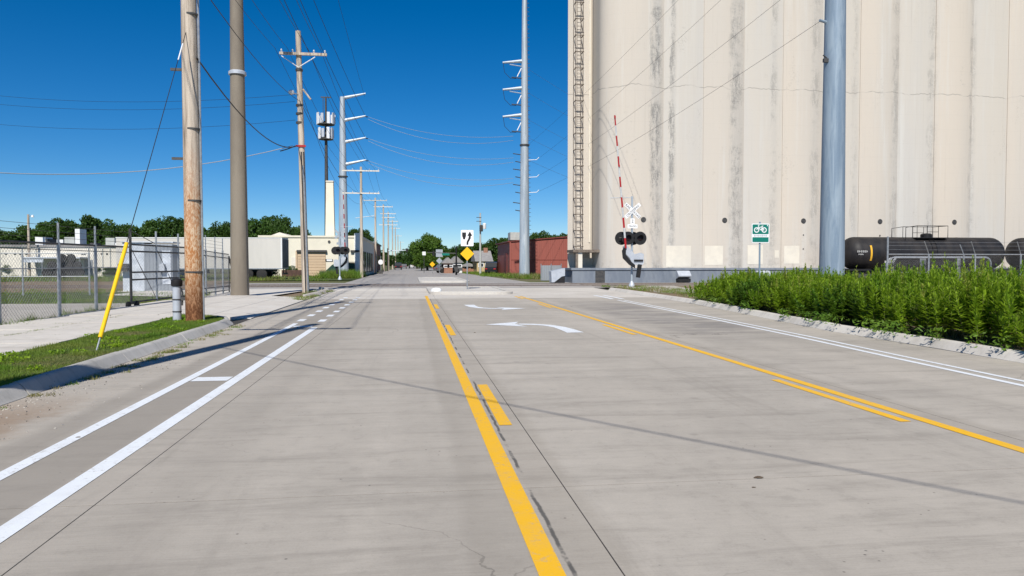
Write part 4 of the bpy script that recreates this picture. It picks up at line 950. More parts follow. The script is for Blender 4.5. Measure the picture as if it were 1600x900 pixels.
pole_shaft(lp, hh, .16, .11, MT['wood_grey'], 10); MB().tube([(0, 0, hh - .3), (.45, -.1, hh - .1)], .03, 6).build('lamp_arm', MT['steel'], lp); MB().lathe([(.02, -.15), (.16, -.12), (.12, .1), (.02, .14)], 10, c=(.5, -.1, hh - .2)).build('lamp_head', MT['sign_white'], lp)
# cell tower
cp = D(511, 400, 128); ct_ = thing('cell_tower', 'slim cell tower with two tiers of white antenna panels behind the chimney', 'cell tower', (cp.x, cp.y, 0))
zc_ = lambda py: YP(511, py, cp.y).z
MB().tube([(0, 0, 0), (0, 0, zc_(200)), (0, 0, zc_(152))], [.45, .22, .15], 10).build('mast', MT['dark_steel'], ct_)
MB().box((0, 0, zc_(152)), (1.7, .15, .18)).box((-.4, 0, zc_(154)), (.1, .1, .6)).tube([(-.45, 0, zc_(154)), (-.45, 0, zc_(185))], .05, 5).build('top_bar', MT['dark_steel'], ct_)
for py, rad in ((186, 1.45), (209, 1.2)):
    z = zc_(py); fr_ = MB().lathe([(rad - .1, -1.0), (rad, -1.0), (rad, -.85), (rad - .1, -.85)], 18, c=(0, 0, z)).lathe([(.2, -1.0), (.5, -1.0), (.5, -.4), (.2, -.4)], 12, c=(0, 0, z)).build('antenna_ring', MT['dark_steel'], ct_)
    for k in range(9):
        a = 2 * math.pi * k / 9 + .2; MB().box((0, 0, 0), (.46, .22, 1.9 if k % 3 else 1.5)).build('antenna_panel', MT['sign_white'] if k % 2 else MT['signal_grey'], ct_, False, (rad * math.cos(a), rad * math.sin(a), z), (0, 0, a + math.pi / 2))
# pipe bollard and guy wire
pb = G(277, 502, .12); bo = thing('pipe_bollard', 'short grey vent pipe with black cap beside the wooden pole', 'pipe', (pb.x, pb.y, .1))
MB().tube([(0, 0, -.1), (0, 0, .92)], .098, 18).build('pipe', MT['signal_grey'], bo); MB().lathe([(.02, .86), (.12, .86), (.13, .9), (.13, 1.0), (.09, 1.04), (.02, 1.05)], 18).build('cap', MT['black'], bo)
MB().lathe([(.098, .24), (.104, .24), (.104, .27), (.098, .27)], 18).lathe([(.098, .53), (.106, .53), (.106, .56), (.098, .56)], 18).build('collar', MT['dark_steel'], bo)
MB().bb(.1, .24, -.05, .05, .52, .60).tube([(.1, 0, .82), (.13, 0, .7), (.12, 0, .4)], .02, 6).build('strap', MT['dark_steel'], bo)
ga = G(151, 547, .13); gw = thing('guy_wire', 'steel guy wire with a bright yellow guard anchored in the grass', 'guy wire', (ga.x, ga.y, ga.z))
top = Vector((wp.location.x - .08, wp.location.y - .05, YP(289, 45, wp.location.y).z)) - Vector(ga); v = top.normalized()
a, b_ = v * .24, v * 2.32
MB().tube([v * -.15, v * .27], .014, 6).build('anchor_rod', MT['steel'], gw); MB().tube([a, b_], .034, 12).build('guard', MT['yellow_plastic'], gw); MB().tube([v * .4, top], .008, 5).build('cable', MT['wire_dark'], gw)
MB().tube([top * .86, top * .93], .014, 6).build('strain_insulator', MT['sign_white'], gw)

# ------------------------------------------------------------------ wires
def wire(a, b, sag, r, label, mat='wire_dark', n=14, group=None):
    a, b = Vector(a), Vector(b); pts = [a.lerp(b, i / n) - Vector((0, 0, sag * 4 * (i / n) * (1 - i / n))) for i in range(n + 1)]
    o = MB().tube([p - a for p in pts], r, 4).build('overhead_wire', MT[mat], None, False, fix=False); o.location = a
    return tag(o, label, 'wire', group)
def runwire(sts, r, label, sag=.6, mat='wire_dark', group=None):
    pts = []
    for a, b in zip(sts, sts[1:]):
        a, b = Vector(a), Vector(b); n = 8
        pts += [a.lerp(b, i / n) - Vector((0, 0, sag * ((b - a).length / 40) ** 1.5 * 4 * (i / n) * (1 - i / n))) for i in range(n)]
    pts.append(Vector(sts[-1])); o = MB().tube([p - pts[0] for p in pts], r, 4).build('overhead_wire', MT[mat], None, False, fix=False); o.location = pts[0]
    return tag(o, label, 'wire', group)
x3, y3 = p3.x - .27, p3.y
poles = [(-4.98, 7.3, 11.1, 1.2), (wp.location.x - .08, wp.location.y, 11.2, 1.2), (x3, y3, zz(86) + .25, 1.15)] + [(X, Y_, h + .05, 1.5) for X, Y_, h in row[:6]]
names = ['outermost left', 'second', 'third', 'outermost right']
for i, f in enumerate((-1, -.45, .45, 1)):
    runwire([(x + f * w, y_ - .2, z) for x, y_, z, w in poles], .011, '%s wire on the crossarms of the wooden pole row' % names[i], .7, group='crossarm wires of the pole row')
runwire([(-4.98, 7.3, 8.2), (wp.location.x, wp.location.y - .2, 8.45), (x3 + .1, y3 - .2, zz(160)), (row[0][0], row[0][1], row[0][2] - 2.6), (row[1][0], row[1][1], row[1][2] - 2.8)], .014, 'lower cable strung along the wooden pole row', 1.0)
runwire([(x3 + .3, y3 - .2, zz(158)), (row[0][0] - 1.8, row[0][1], row[0][2] - 2.5), (row[1][0] - 1.5, row[1][1], row[1][2] - .3)], .012, 'wire from the stand-off of the slender pole to the lower crossarm', .8)
wire((wp.location.x + .15, wp.location.y - .15, YP(303, 92, wp.location.y).z), (x3 - .05, y3 - .2, zz(229)), .75, .022, 'thick black cable drooping from the wooden pole to the slender pole')
wire((x3 - .3, y3 - .2, zz(229)), D(-190, 252, 31), .95, .02, 'service cable running off to the left edge of the photo', 'wire_pale')
wire((x3 - .1, y3 - .2, zz(229) + .02), tuple(D(438, 236, 40.2)), .02, .03, 'short black sleeve on the service cable at the slender pole')
for i, py in enumerate((148, 159, 188)): wire((x3 - .2, y3, zz(py)), D(-120, py - 14 + i * 3, 52), .7, .008, '%s faint wire running left from the slender pole' % ['upper', 'middle', 'lower'][i])
# transmission conductors: left pole -> right pole (pale), right pole -> blue-grey pole (dark)
for i, a in enumerate(arms1):
    for k in (0, 1):
        e = Vector((q2.x - 1.2, q2.y, z2((213, 247, 279)[i]) - k * .45)); wire(a + Vector((0, 0, -k * .28)), e, .9 + .35 * k, .018, '%s pale conductor of the %s span between the two silver steel poles' % (['upper', 'lower'][k], ['top', 'middle', 'bottom'][i]), 'wire_pale')
    a0 = Vector((q1.x + 2.6, q1.y, a.z)); wire(a0, Vector((-9.5 + i * .4, 4, 27 - i * 2.6)), 1.5, .02, '%s dark conductor coming overhead to the left steel pole' % ['top', 'middle', 'bottom'][i])
wire(Vector((q1.x + 2.5, q1.y, z1(150))), Vector((-7.0, 4, 31)), 1.2, .014, 'shield wire overhead to the top arm of the left steel pole')
for i, (a, z) in enumerate(zip(rights, (19.4, 17, 14.3, 12))):
    wire(a, (q3.x - .75, q3.y - .05, z), .5, .009, '%s dark line climbing across the silo wall to the blue-grey pole' % ['topmost', 'second', 'third', 'lowest'][i])
for i, py in enumerate((108, 145, 187, 215, 250)):
    wire((q2.x + .4, q2.y, z2(py)), (44, q2.y + 42 + i, z2(py) - 1.0), .8, .012, '%s faint line running right behind the grain elevator' % ords[i], 'wire_pale')
wire((-4.9, 7.25, 6.9), (8.6, -10.8, 7.2), .3, .016, 'service wire crossing over the road whose thin shadow crosses the lanes')

# ------------------------------------------------------------------ railway crossing signals
def signal(name, label, p, rz, sc, lean, arm_len, side):
    t = thing(name, label, 'crossing signal', (p.x, p.y, p.z), rz, 'railway crossing signals'); t.scale = (sc, sc, sc)
    MB().tube([(0, 0, 0), (0, 0, 5.5)], .065, 12).build('mast', MT['galv2'], t)
    MB().lathe([(.07, 0), (.2, 0), (.18, .14), (.1, .3), (.07, .36)], 12).build('base', MT['signal_grey'], t)
    MB().tube([(0, -.05, 5.42), (-1.35, -.05, 5.38)], .02, 6).build('top_bracket', MT['galv2'], t)
    # crossbuck: two blades with lettering
    cbk = None
    for i, a in enumerate((42, -42)):
        bl = MB().box((0, 0, 0), (1.22, .018, .225)).build('crossbuck_blade', MT['sign_white'], t, False, (0, -.10 - .02 * i, 4.62), (0, R(a if i else a), 0))
        if i == 0:
            text('RAIL', .20, MT['black'], bl, (-.37, -.012, -.01)); text('ROAD', .20, MT['black'], bl, (.36, -.012, -.01))
        else: text('CROSSING', .20, MT['black'], bl, (0, -.012, -.01), sx=1.05)
    tp = MB().box((0, -.10, 3.98), (.26, .018, .36)).box((0, -.10, 3.68), (.62, .018, .24)).build('tracks_plate', MT['sign_white'], t, False)
    text('2', .26, MT['black'], tp, (0, -.112, 3.98)); text('TRACKS', .14, MT['black'], tp, (0, -.112, 3.68), sx=.95)
    # lamps
    MB().tube([(-.82, -.08, 2.98), (.62, -.08, 2.98)], .035, 8).lathe([(.05, -.2), (.10, -.18), (.10, .18), (.05, .2)], 10, c=(0, 0, 2.98)).build('lamp_crossarm', MT['dark_steel'], t)
    for x, y_, f in ((-.30, -.18, 1), (.45, -.18, 1), (-.62, .12, -1), (.14, .2, -1)):
        ln = MB().lathe([(.01, 0), (.40, 0), (.405, -.02 * f), (.40, -.035 * f), (.01, -.035 * f)], 26, 'y', (x, y_, 2.96)).build('lamp_disc', MT['black'], t)
        m = MB(); n = 14; vs = []; fs = []
        for k in range(n + 1):
            a = R(-20 + 220 * k / n); vs += [(x + .19 * math.cos(a), y_ - .035 * f, 2.96 + .19 * math.sin(a)), (x + .19 * math.cos(a), y_ - (.035 + .28 * max(.15, math.sin(a))) * f, 2.96 + .19 * math.sin(a))]
        for k in range(n): fs.append((2 * k, 2 * k + 1, 2 * k + 3, 2 * k + 2))
        m.add(vs, fs).build('hood', MT['black'], ln); MB().lathe([(.01, 0), (.16, 0), (.14, -.03 * f), (.01, -.05 * f)], 18, 'y', (x, y_ - .036 * f, 2.96)).build('lens', MT['lens'], ln)
        MB().bb(x - .05, x + .05, min(y_ + .02 * f, y_ + .17 * f), max(y_ + .02 * f, y_ + .17 * f), 2.7, 2.95).build('lamp_housing', MT['black'], ln, False)
    # gate mechanism
    mb = MB().prism([(-.05, 1.35), (.55, 1.35), (.62, 1.45), (.62, 2.0), (.45, 2.08), (.05, 1.98), (-.45, 2.55), (-.62, 2.45), (-.58, 2.1), (-.25, 1.75)], -.42, -.14, 'y').build('gate_mechanism', MT['signal_grey'], t, False)
    MB().prism([(-.62, 2.4), (-.75, 2.2), (-.70, 1.75), (-.30, 1.35), (.05, 1.15), (.05, 1.35), (-.2, 1.55), (-.52, 1.95), (-.52, 2.35)], -.52, -.43, 'y').build('support_arm', MT['black'], t, False)
    MB().box((.28, -.46, 1.62), (.55, .08, .10)).box((.32, -.40, .98), (.22, .18, .80), m=Matrix.Rotation(R(8), 3, 'Y')).build('counterweight', MT['black'], t, False)
    # gate arm of red and white lengths
    z0, xb = 2.35, -.52; n = 13; prev = (xb, -.48, z0); s = arm_len / n
    for i in range(n):
        a = (xb + lean * i / n, -.48, z0 + s * i); b = (xb + lean * (i + 1) / n, -.48, z0 + s * (i + 1)); w = lerp(.065, .042, i / n)
        MB().tube([a, b], [w, w - .002], 8).build('arm_stripe', MT['gate_red'] if (i % 2 == 0) else MT['gate_white'], t)
    MB().box((xb + lean * .62, -.55, z0 + arm_len * .62), (.07, .05, .12)).box((xb + lean, -.53, z0 + arm_len * .985), (.09, .07, .14)).build('arm_lamp', MT['gate_red'], t, False)
    return t
signal('crossing_signal', 'railway crossing signal with crossbuck and raised striped gate at right', G(987, 448.5, .08), 0, 1.0, -.72, 7.9, 1)
t2_ = signal('crossing_signal', 'railway crossing signal seen from behind in front of the silver steel pole', D(531, 437, 70) * Vector((1, 1, 0)) if False else Vector((D(531, 437, 70).x, D(531, 437, 70).y, 0)), math.pi, .92, .15, 6.3, -1)

# ------------------------------------------------------------------ signs
def sign_post(name, label, p, h, r=.03, mat='steel', cat='sign', rz=0, group=None):
    t = thing(name, label, cat, (p.x, p.y, p.z), rz, group); MB().tube([(0, 0, 0), (0, 0, h)], r, 8).build('post', MT[mat], t); return t
def rrect(w, h, r, cx=0, cz=0):
    pts = []
    for sx, sz, a0 in ((1, -1, -90), (1, 1, 0), (-1, 1, 90), (-1, -1, 180)):
        for k in range(4): a = R(a0 + 30 * k); pts.append((cx + sx * (w / 2 - r) + r * math.cos(a), cz + sz * (h / 2 - r) + r * math.sin(a)))
    return pts
def plate(parent, pts, y0, y1, mat, name): return MB().prism(pts, y0, y1, 'y').build(name, MT[mat], parent, False)
k0 = D(730, 451, 40.2); s1 = sign_post('keep_right_sign', 'white keep-right sign above a yellow diamond marker on the median', Vector((k0.x, k0.y, .12)), 3.2, .032)
zk = lambda py: YP(730, py, k0.y).z - .12
kp_ = plate(s1, rrect(.68, .86, .05, 0, zk(372)), -.05, -.035, 'sign_white', 'keep_right_panel'); zc = zk(372)
plate(kp_, [(-.27, zc + .30), (-.06, zc + .30), (-.06, zc + .12), (-.12, zc - .06), (-.165, zc - .08), (-.21, zc - .06), (-.27, zc + .12)], -.056, -.05, 'black', 'median_symbol')
plate(kp_, [(-.04, zc - .36), (.06, zc - .36), (.07, zc - .22), (.19, zc - .02), (.20, zc + .12), (.275, zc + .12), (.14, zc + .36), (.01, zc + .12), (.085, zc + .12), (.07, zc), (-.03, zc - .20)], -.056, -.05, 'black', 'arrow_symbol')
zc = zk(396.5); q = .37; plate(s1, [(-q, zc), (0, zc - q), (q, zc), (0, zc + q)], -.05, -.035, 'sign_yellow', 'diamond_panel')
# green bike route sign
bs = D(1186.5, 440, 28); s2 = sign_post('bike_route_sign', 'green bicycle route sign on a post behind the weeds', Vector((bs.x, bs.y, .08)), 2.98, .035, 'galv', rz=R(-3))
zb_ = lambda py: YP(1186, py, bs.y).z - .08
za, zb2 = zb_(349.5), zb_(379.5); H = za - zb2; Wd = .68; zc = (za + zb2) / 2
pn = plate(s2, rrect(Wd, H, .04, 0, zc), -.06, -.04, 'sign_white', 'panel')
plate(pn, rrect(Wd - .06, H * .50, .02, 0, za - .03 - H * .25), -.066, -.06, 'sign_green', 'green_field'); plate(pn, rrect(Wd - .06, H * .25, .02, 0, zb2 + .03 + H * .125), -.066, -.06, 'sign_green', 'green_field')
zw = za - .03 - H * .29; m = MB()
def ring(cx, cz, r, w=.017, n=20):
    for k in range(n):
        a, b = 2 * math.pi * k / n, 2 * math.pi * (k + 1) / n
        m.quad(*[(cx + (r + o) * math.cos(t), -.0685, cz + (r + o) * math.sin(t)) for o, t in ((-w, a), (w, a), (w, b), (-w, b))])
def bar(x0, z0, x1, z1, w=.013):
    d = Vector((x1 - x0, z1 - z0)).normalized() * w; m.quad((x0 - d.y, -.0687, z0 + d.x), (x0 + d.y, -.0687, z0 - d.x), (x1 + d.y, -.0687, z1 - d.x), (x1 - d.y, -.0687, z1 + d.x))
ring(-.155, zw, .083); ring(.135, zw, .083)
for s in ((-.155, 0, -.08, .13), (-.08, .13, -.09, .18), (-.10, .17, -.05, .19), (-.10, .09, .05, .11), (-.09, .10, .02, -.01), (.02, -.01, .06, .13), (.02, -.01, .135, 0), (.135, 0, .05, .10), (.03, .14, .10, .15)): bar(s[0], zw + s[1], s[2], zw + s[3])
bar(.26, zw + .14, .26, zw + .20, .014)
m.build('bicycle_symbol', MT['sign_white'], pn, False, fix=False)
m = MB(); x = -.25; zt_ = za - .03 - H * .58
for i, w_ in enumerate((.05, .03, .05, .045, .02, .05, .05, .03, .05, .045)):
    m.box((x + w_ / 2, -.063, zt_), (w_ * .8, .006, .045 if i % 3 else .06)); x += w_ + .008
m.build('small_lettering', MT['signal_grey'], pn, False)
# far signs and lights
def far_diamond(px, py, base, dep, q, mat, label, nm='warning_sign'):
    p = D(px, base, dep); t = sign_post(nm, label, Vector((p.x, p.y, 0)), YP(px, py, p.y).z + q, .035, 'steel'); z = YP(px, py, p.y).z; plate(t, [(-q, z), (0, z - q), (q, z), (0, z + q)], -.05, -.035, mat, 'panel'); return t
far_diamond(675.5, 413, 425, 112, .42, 'sign_yellow', 'small yellow diamond warning sign far down the road')
t = far_diamond(686.5, 407.5, 426, 105, .45, 'sign_back', 'grey back of a diamond and square sign far down the road'); z = YP(686, 395.5, 105).z; plate(t, rrect(.95, 1.05, .06, 0, z), -.06, -.045, 'sign_back', 'square_panel'); MB().tube([(0, 0, 2), (0, 0, z + .5)], .035, 6).build('post_extension', MT['steel'], t)
p = D(713, 430, 100); t = thing('traffic_signal', 'dark traffic signal mast with a green street name blade near the houses', 'traffic signal', (p.x, p.y, 0))
zf = lambda py: YP(713, py, p.y).z
MB().tube([(0, 0, 0), (0, 0, zf(385))], [.14, .09], 10).build('mast', MT['black'], t); MB().tube([(0, 0, zf(396)), (-3.9, 0, zf(394.5))], [.07, .04], 8).build('mast_arm', MT['dark_steel'], t)
MB().bb(-1.9, -.9, -.05, -.02, zf(399), zf(395.8)).build('street_name_blade', MT['sign_green'], t, False)
MB().bb(-.22, .22, -.4, -.1, zf(425), zf(417)).build('control_box', MT['dark_steel'], t, False); MB().bb(-3.15, -2.9, -.2, 0, zf(400), zf(392)).build('signal_head', MT['black'], t, False)
p = D(606, 424, 150); t = thing('traffic_signal', 'traffic signal arm reaching over the far road from the pole row', 'traffic signal', (p.x, p.y, 0)); zf = lambda py: YP(613, py, p.y).z
MB().tube([(0, 0, 0), (0, 0, zf(388))], .13, 8).build('mast', MT['dark_steel'], t); MB().tube([(0, 0, zf(392)), (4.0, 0, zf(391))], [.10, .06], 8).build('mast_arm', MT['galv2'], t); MB().bb(3.6, 4.0, -.2, .1, zf(394), zf(388)).build('signal_head', MT['black'], t, False)
p = D(595, 428, 112); t = sign_post('round_sign', 'round white sign back beside the pole row', Vector((p.x, p.y, 0)), 2.6, .04); MB().lathe([(.01, -.05), (.37, -.05), (.37, -.03), (.01, -.03)], 18, 'y', (0, 0, YP(595, 409.5, p.y).z)).build('disc', MT['sign_white'], t)
MB().bb(-.3, .3, -.3, .3, 0, .5).build('base_drum', MT['dark_steel'], t, False)
p = D(662.5, 395.5, 125); t = sign_post('small_sign', 'small white square sign hanging before the bright green tree', Vector((p.x, p.y, 0)), YP(662, 393, p.y).z, .05, 'dark_steel'); plate(t, rrect(.55, .6, .05, 0, YP(662, 396, p.y).z), -.09, -.06, 'sign_white', 'panel')

for c_ in list(t2_.children):
    if c_.name.startswith('crossbuck') or c_.name.startswith('tracks_plate'): c_.data.materials[0] = MT['sign_back']
# ------------------------------------------------------------------ far houses and cars
def house(px0, px1, pyw, pyr, dep, wall, roof, label, depth=7.0, side=False):
    a, b_ = D(px0, 425, dep), D(px1, 425, dep); w = (b_ - a).length; Y0 = (a.y + b_.y) / 2; zw_, zr_ = YP(px0, pyw, Y0).z, YP(px0, pyr, Y0).z
    t = thing('house', label, 'house', (a.x, Y0, 0)); MB().bb(0, w, 0, depth, -.1, zw_).build('wall', MT[wall], t, False)
    (MB().prism([(-.3, zw_ - .05), (depth + .3, zw_ - .05), (depth / 2, zr_)], -.3, w + .3, 'x') if side else MB().prism([(-.3, zw_ - .05), (w + .3, zw_ - .05), (w / 2, zr_)], -.3, depth + .3, 'y')).build('roof', MT[roof], t, False)
    if side: MB().bb(w * .6, w * .6 + .7, depth * .4, depth * .4 + .7, zw_, zr_ + .5).build('chimney', MT['brick'], t, False)
    for i in range(2):
        x = w * (.28 + .44 * i); f = MB().bb(x - .45, x + .45, -.06, .02, .9, min(2.1, zw_ - .3)).build('window', MT['sign_white'], t, False); MB().bb(x - .36, x + .36, -.08, -.06, 1.0, min(2.0, zw_ - .4)).build('pane', MT['glass'], f, False)
    return t
house(694, 707, 411, 402, 118, 'brick', 'roof_grey', 'small brick house with grey roof beyond the crossing')
house(705, 722, 410, 400, 126, 'white', 'roof_grey', 'white gabled house beyond the crossing', 9)
house(745, 768, 408, 391, 128, 'yellow_house', 'roof_grey', 'yellowish house with steep grey roof left of the red building', 9, True)
house(722, 745, 416, 411, 135, 'brick', 'roof_grey', 'low brick outbuilding behind the transformer pole', 6)
bw = thing('brick_building', 'brown brick building beyond the cream building along the pole row', 'building', (-6.6, 138, 0)); MB().bb(-12, 0, 0, 26, -.1, 5.2).build('wall', MT['brick'], bw, False); MB().bb(-12.2, .2, -.2, 26.2, 5.2, 5.45).build('roof', MT['roof_grey'], bw, False)
for k in range(4):
    f = MB().bb(0, .05, 2 + k * 6, 5 + k * 6, 1, 3.2).build('window', MT['dark_steel'], bw, False); MB().bb(.05, .07, 2.2 + k * 6, 4.8 + k * 6, 1.2, 3.0).build('pane', MT['glass'], f, False)
def car(p, rz, mat, label, suv=False):
    t = thing('parked_car', label, 'car', (p.x, p.y, 0), rz, 'distant parked cars'); h = 1.75 if suv else 1.42
    prof = [(-2.2, .35), (-2.25, .75), (-1.9, .95 if not suv else 1.05), (-1.5, h - .05), (-.8, h), (.5, h - .03), (1.1, .98), (2.1, .85), (2.25, .6), (2.2, .35)]
    MB().prism(prof, -.82, .82, 'y').build('body', MT[mat], t, False)
    MB().prism([(-1.75, 1.02), (-1.42, h - .12), (.45, h - .1), (.95, 1.02)], -.835, .835, 'y').build('side_windows', MT['glass'], t, False)
    for s in (-1, 1): MB().bb(-2.27, -2.2, s * .6 - .15, s * .6 + .15, .7, .85).build('tail_lamp', MT['gate_red'], t, False)
    for x in (-1.4, 1.4):
        for s in (-1, 1): MB().lathe([(.05, -.1), (.3, -.1), (.33, -.05), (.33, .05), (.3, .1), (.05, .1)], 14, 'y', (x, s * .76, .33)).build('wheel', MT['rubber'], t)
    return t
car(D(663, 424, 190), R(90), 'car_dark', 'dark car parked under the bright green tree far down the road', True)
car(D(770, 428, 108), R(75), 'car_dark', 'black car parked left of the red building', True)
car(D(622, 424, 185), R(92), 'car_dark', 'dark car parked along the left of the far road, nearer one', True)
car(D(631, 423, 230), R(92), 'car_grey', 'grey car parked along the left of the far road, farther one')
car(D(643, 421.5, 260), R(88), 'car_white', 'white car coming along the far road')
car(D(700, 424, 122), R(20), 'car_grey', 'grey car parked before the brick house')
# ------------------------------------------------------------------ plants
def leaf_quads(c, size, up=0.3, asp=.6, rs=rng):
    n = len(c); d = rs.normal(size=(n, 3)); d /= np.linalg.norm(d, axis=1)[:, None]
    d[:, 2] = d[:, 2] * .7 + up * .3; u = np.cross(d, rs.normal(size=(n, 3))); u /= np.linalg.norm(u, axis=1)[:, None] + 1e-9; d /= np.linalg.norm(d, axis=1)[:, None]
    s = size[:, None]
    return np.stack([c - d * s, c + u * s * asp, c + d * s, c - u * s * asp], 1)
def crown_mesh(seed, mat, n=8400, nb=40, leaf=.042):
    rs = np.random.default_rng(seed); pts = []
    th = rs.uniform(0, 2 * np.pi, nb); zz_ = rs.uniform(-.75, 1, nb); rad = np.sqrt(np.maximum(0, 1 - zz_ ** 2 * .85)) * rs.uniform(.45, .95, nb)
    bc = np.stack([rad * np.cos(th) * .95, rad * np.sin(th) * .95, zz_ * .8], 1); br = rs.uniform(.2, .38, nb)
    k = n // nb
    for c, r in zip(bc, br):
        v = rs.normal(size=(k, 3)); v /= np.linalg.norm(v, axis=1)[:, None]; pts.append(c + v * r * rs.uniform(.55, 1.08, k)[:, None] * np.array([1, 1, .8]))
    pts = np.concatenate(pts); pts[:, 2] = (pts[:, 2] + 1) / 2           # unit: z 0..1, radius 1
    size = rs.uniform(.6, 1.35, len(pts)) * leaf
    q = leaf_quads(pts * np.array([1, 1, 1.6]), size, .4, .7, rs); q[:, :, 2] /= 1.6
    return soup('crown', q, 4, mat, 'mesh')
crowns = {m: [crown_mesh(10 + 7 * i + len(m), MT[m]) for i in range(3)] for m in ('leaf_dark', 'leaf_mid', 'leaf_bright')}
def trunk_mesh(seed):
    rs = random.Random(seed); m = MB(); m.tube([(0, 0, -.02), (.01, 0, .2), (-.01, .02, .45), (0, 0, .75)], [.035, .027, .02, .008], 8)
    for i in range(6):
        a = i * 1.05 + rs.uniform(-.3, .3); z = rs.uniform(.18, .45); m.tube([(0, 0, z), (.12 * math.cos(a), .12 * math.sin(a), z + .12), (.3 * math.cos(a), .3 * math.sin(a), z + .28)], [.015, .01, .004], 5)
    return m.mesh('trunk', MT['bark'])
trunks = [trunk_mesh(i) for i in range(3)]
def tree(px, pytop, dep, wpx, mat, label, i, low=.12):
    p = D(px, 430, dep); h = YP(px, pytop, p.y).z; w = wpx / FPX * dep / 2 * 1.3
    t = thing('tree', label, 'tree', (p.x, p.y, 0), random.uniform(0, 6), 'background trees')
    a = link('trunk', trunks[i % 3], t); a.scale = (h, h, h)
    c = link('crown', crowns[mat][i % 3], t); c.scale = (w, w * .9, h * (1 - low)); c.location = (0, 0, h * low)
    return t
OR = ['first', 'second', 'third', 'fourth', 'fifth', 'sixth', 'seventh', 'eighth', 'ninth', 'tenth', 'eleventh', 'twelfth', 'thirteenth', 'fourteenth', 'fifteenth', 'sixteenth', 'seventeenth', 'eighteenth', 'nineteenth', 'twentieth']
A = [(-60, 352, 132, 70), (-15, 353, 128, 62), (28, 352, 130, 56), (70, 344, 126, 58), (98, 341, 122, 56), (128, 336, 124, 62), (160, 338, 128, 62), (186, 350, 122, 46), (206, 352, 126, 40), (236, 341, 124, 58), (266, 338, 128, 58), (296, 351, 122, 46), (325, 352, 126, 46), (347, 346, 124, 48), (376, 347, 128, 50), (406, 339, 122, 56), (432, 336, 126, 58), (452, 340, 122, 46), (468, 352, 126, 34)]
for i, (px, py, dp, w) in enumerate(A):
    tree(px, py, dp, w, 'leaf_dark' if i % 3 else 'leaf_mid', '%s dark green tree from the left in the line behind the low buildings' % OR[i], i)
Bt = [(548, 354, 140, 34), (566, 357, 142, 32), (578, 385, 165, 36), (592, 392, 190, 40)]
for i, (px, py, dp, w) in enumerate(Bt): tree(px, py, dp, w, 'leaf_dark', '%s dark tree rising behind the cream building near the silver pole' % OR[i], i)
Ct = [(628, 398, 260, 30, 'leaf_dark'), (640, 388, 240, 34, 'leaf_mid'), (652, 380, 215, 34, 'leaf_dark'), (668, 364, 165, 42, 'leaf_bright'), (659, 396, 160, 26, 'leaf_bright'), (684, 382, 175, 38, 'leaf_mid'), (700, 386, 190, 40, 'leaf_dark'), (716, 384, 165, 38, 'leaf_dark'), (735, 377, 160, 42, 'leaf_mid'), (755, 377, 165, 44, 'leaf_dark'), (776, 372, 160, 44, 'leaf_dark'), (797, 369, 165, 44, 'leaf_mid'), (822, 366, 160, 46, 'leaf_dark'), (845, 361, 150, 44, 'leaf_dark'), (866, 365, 155, 40, 'leaf_mid'), (886, 362, 150, 40, 'leaf_dark'), (910, 362, 150, 40, 'leaf_mid')]
for i, (px, py, dp, w, mt) in enumerate(Ct):
    tree(px, py, dp, w, mt, '%s from left of the trees beyond the road end%s' % (OR[i], ', tall and bright green' if (mt == 'leaf_bright' and py < 370) else ''), i, .03)
Et = [(606, 404, 330, 40), (622, 408, 360, 44), (640, 406, 370, 40), (655, 404, 300, 40), (672, 400, 260, 44), (690, 402, 230, 44), (708, 401, 220, 44), (728, 400, 210, 46), (750, 399, 205, 46), (774, 398, 210, 46)]
for i, (px, py, dp, w) in enumerate(Et): tree(px, py, dp, w, 'leaf_dark', '%s of the low far trees closing the view at the end of the road' % OR[i], i, .0)
# shrubs at the buildings
def shrub(p, r, h, mat, label, i, name='shrub', n=900, leaf=.05):
    t = thing(name, label, 'shrub', (p.x, p.y, 0), i, 'low shrubs by the buildings'); c = link('foliage', crowns[mat][i % 3], t); c.scale = (r, r, h)
    MB().tube([(0, 0, 0), (0, 0, h * .6)], .04, 5).build('stem', MT['bark'], t)
for i, (px, dp, r, h, lab) in enumerate(((10, 86, 1.5, 1.6, 'dark shrub at the far left of the low building'), (22, 86, 1.0, 1.2, 'smaller shrub next to the far left shrub'), (40, 86.5, .8, 1.9, 'upright dark shrub beside the lamp pole'), (166, 87, 1.2, 1.3, 'leftmost low green shrub right of the white doors'), (178, 87, 1.2, 1.2, 'right low green shrub near the yellow guard'), (404, 76.5, 1.3, 1.3, 'dark green shrub under the trailer'), (416, 77, 1.2, 1.2, 'second dark shrub under the trailer'), (456, 91.3, 1.0, 1.3, 'plants growing in the brown planter'))):
    shrub(D(px, 430, dp), r, h, 'leaf_mid' if i > 2 else 'leaf_dark', lab, i)

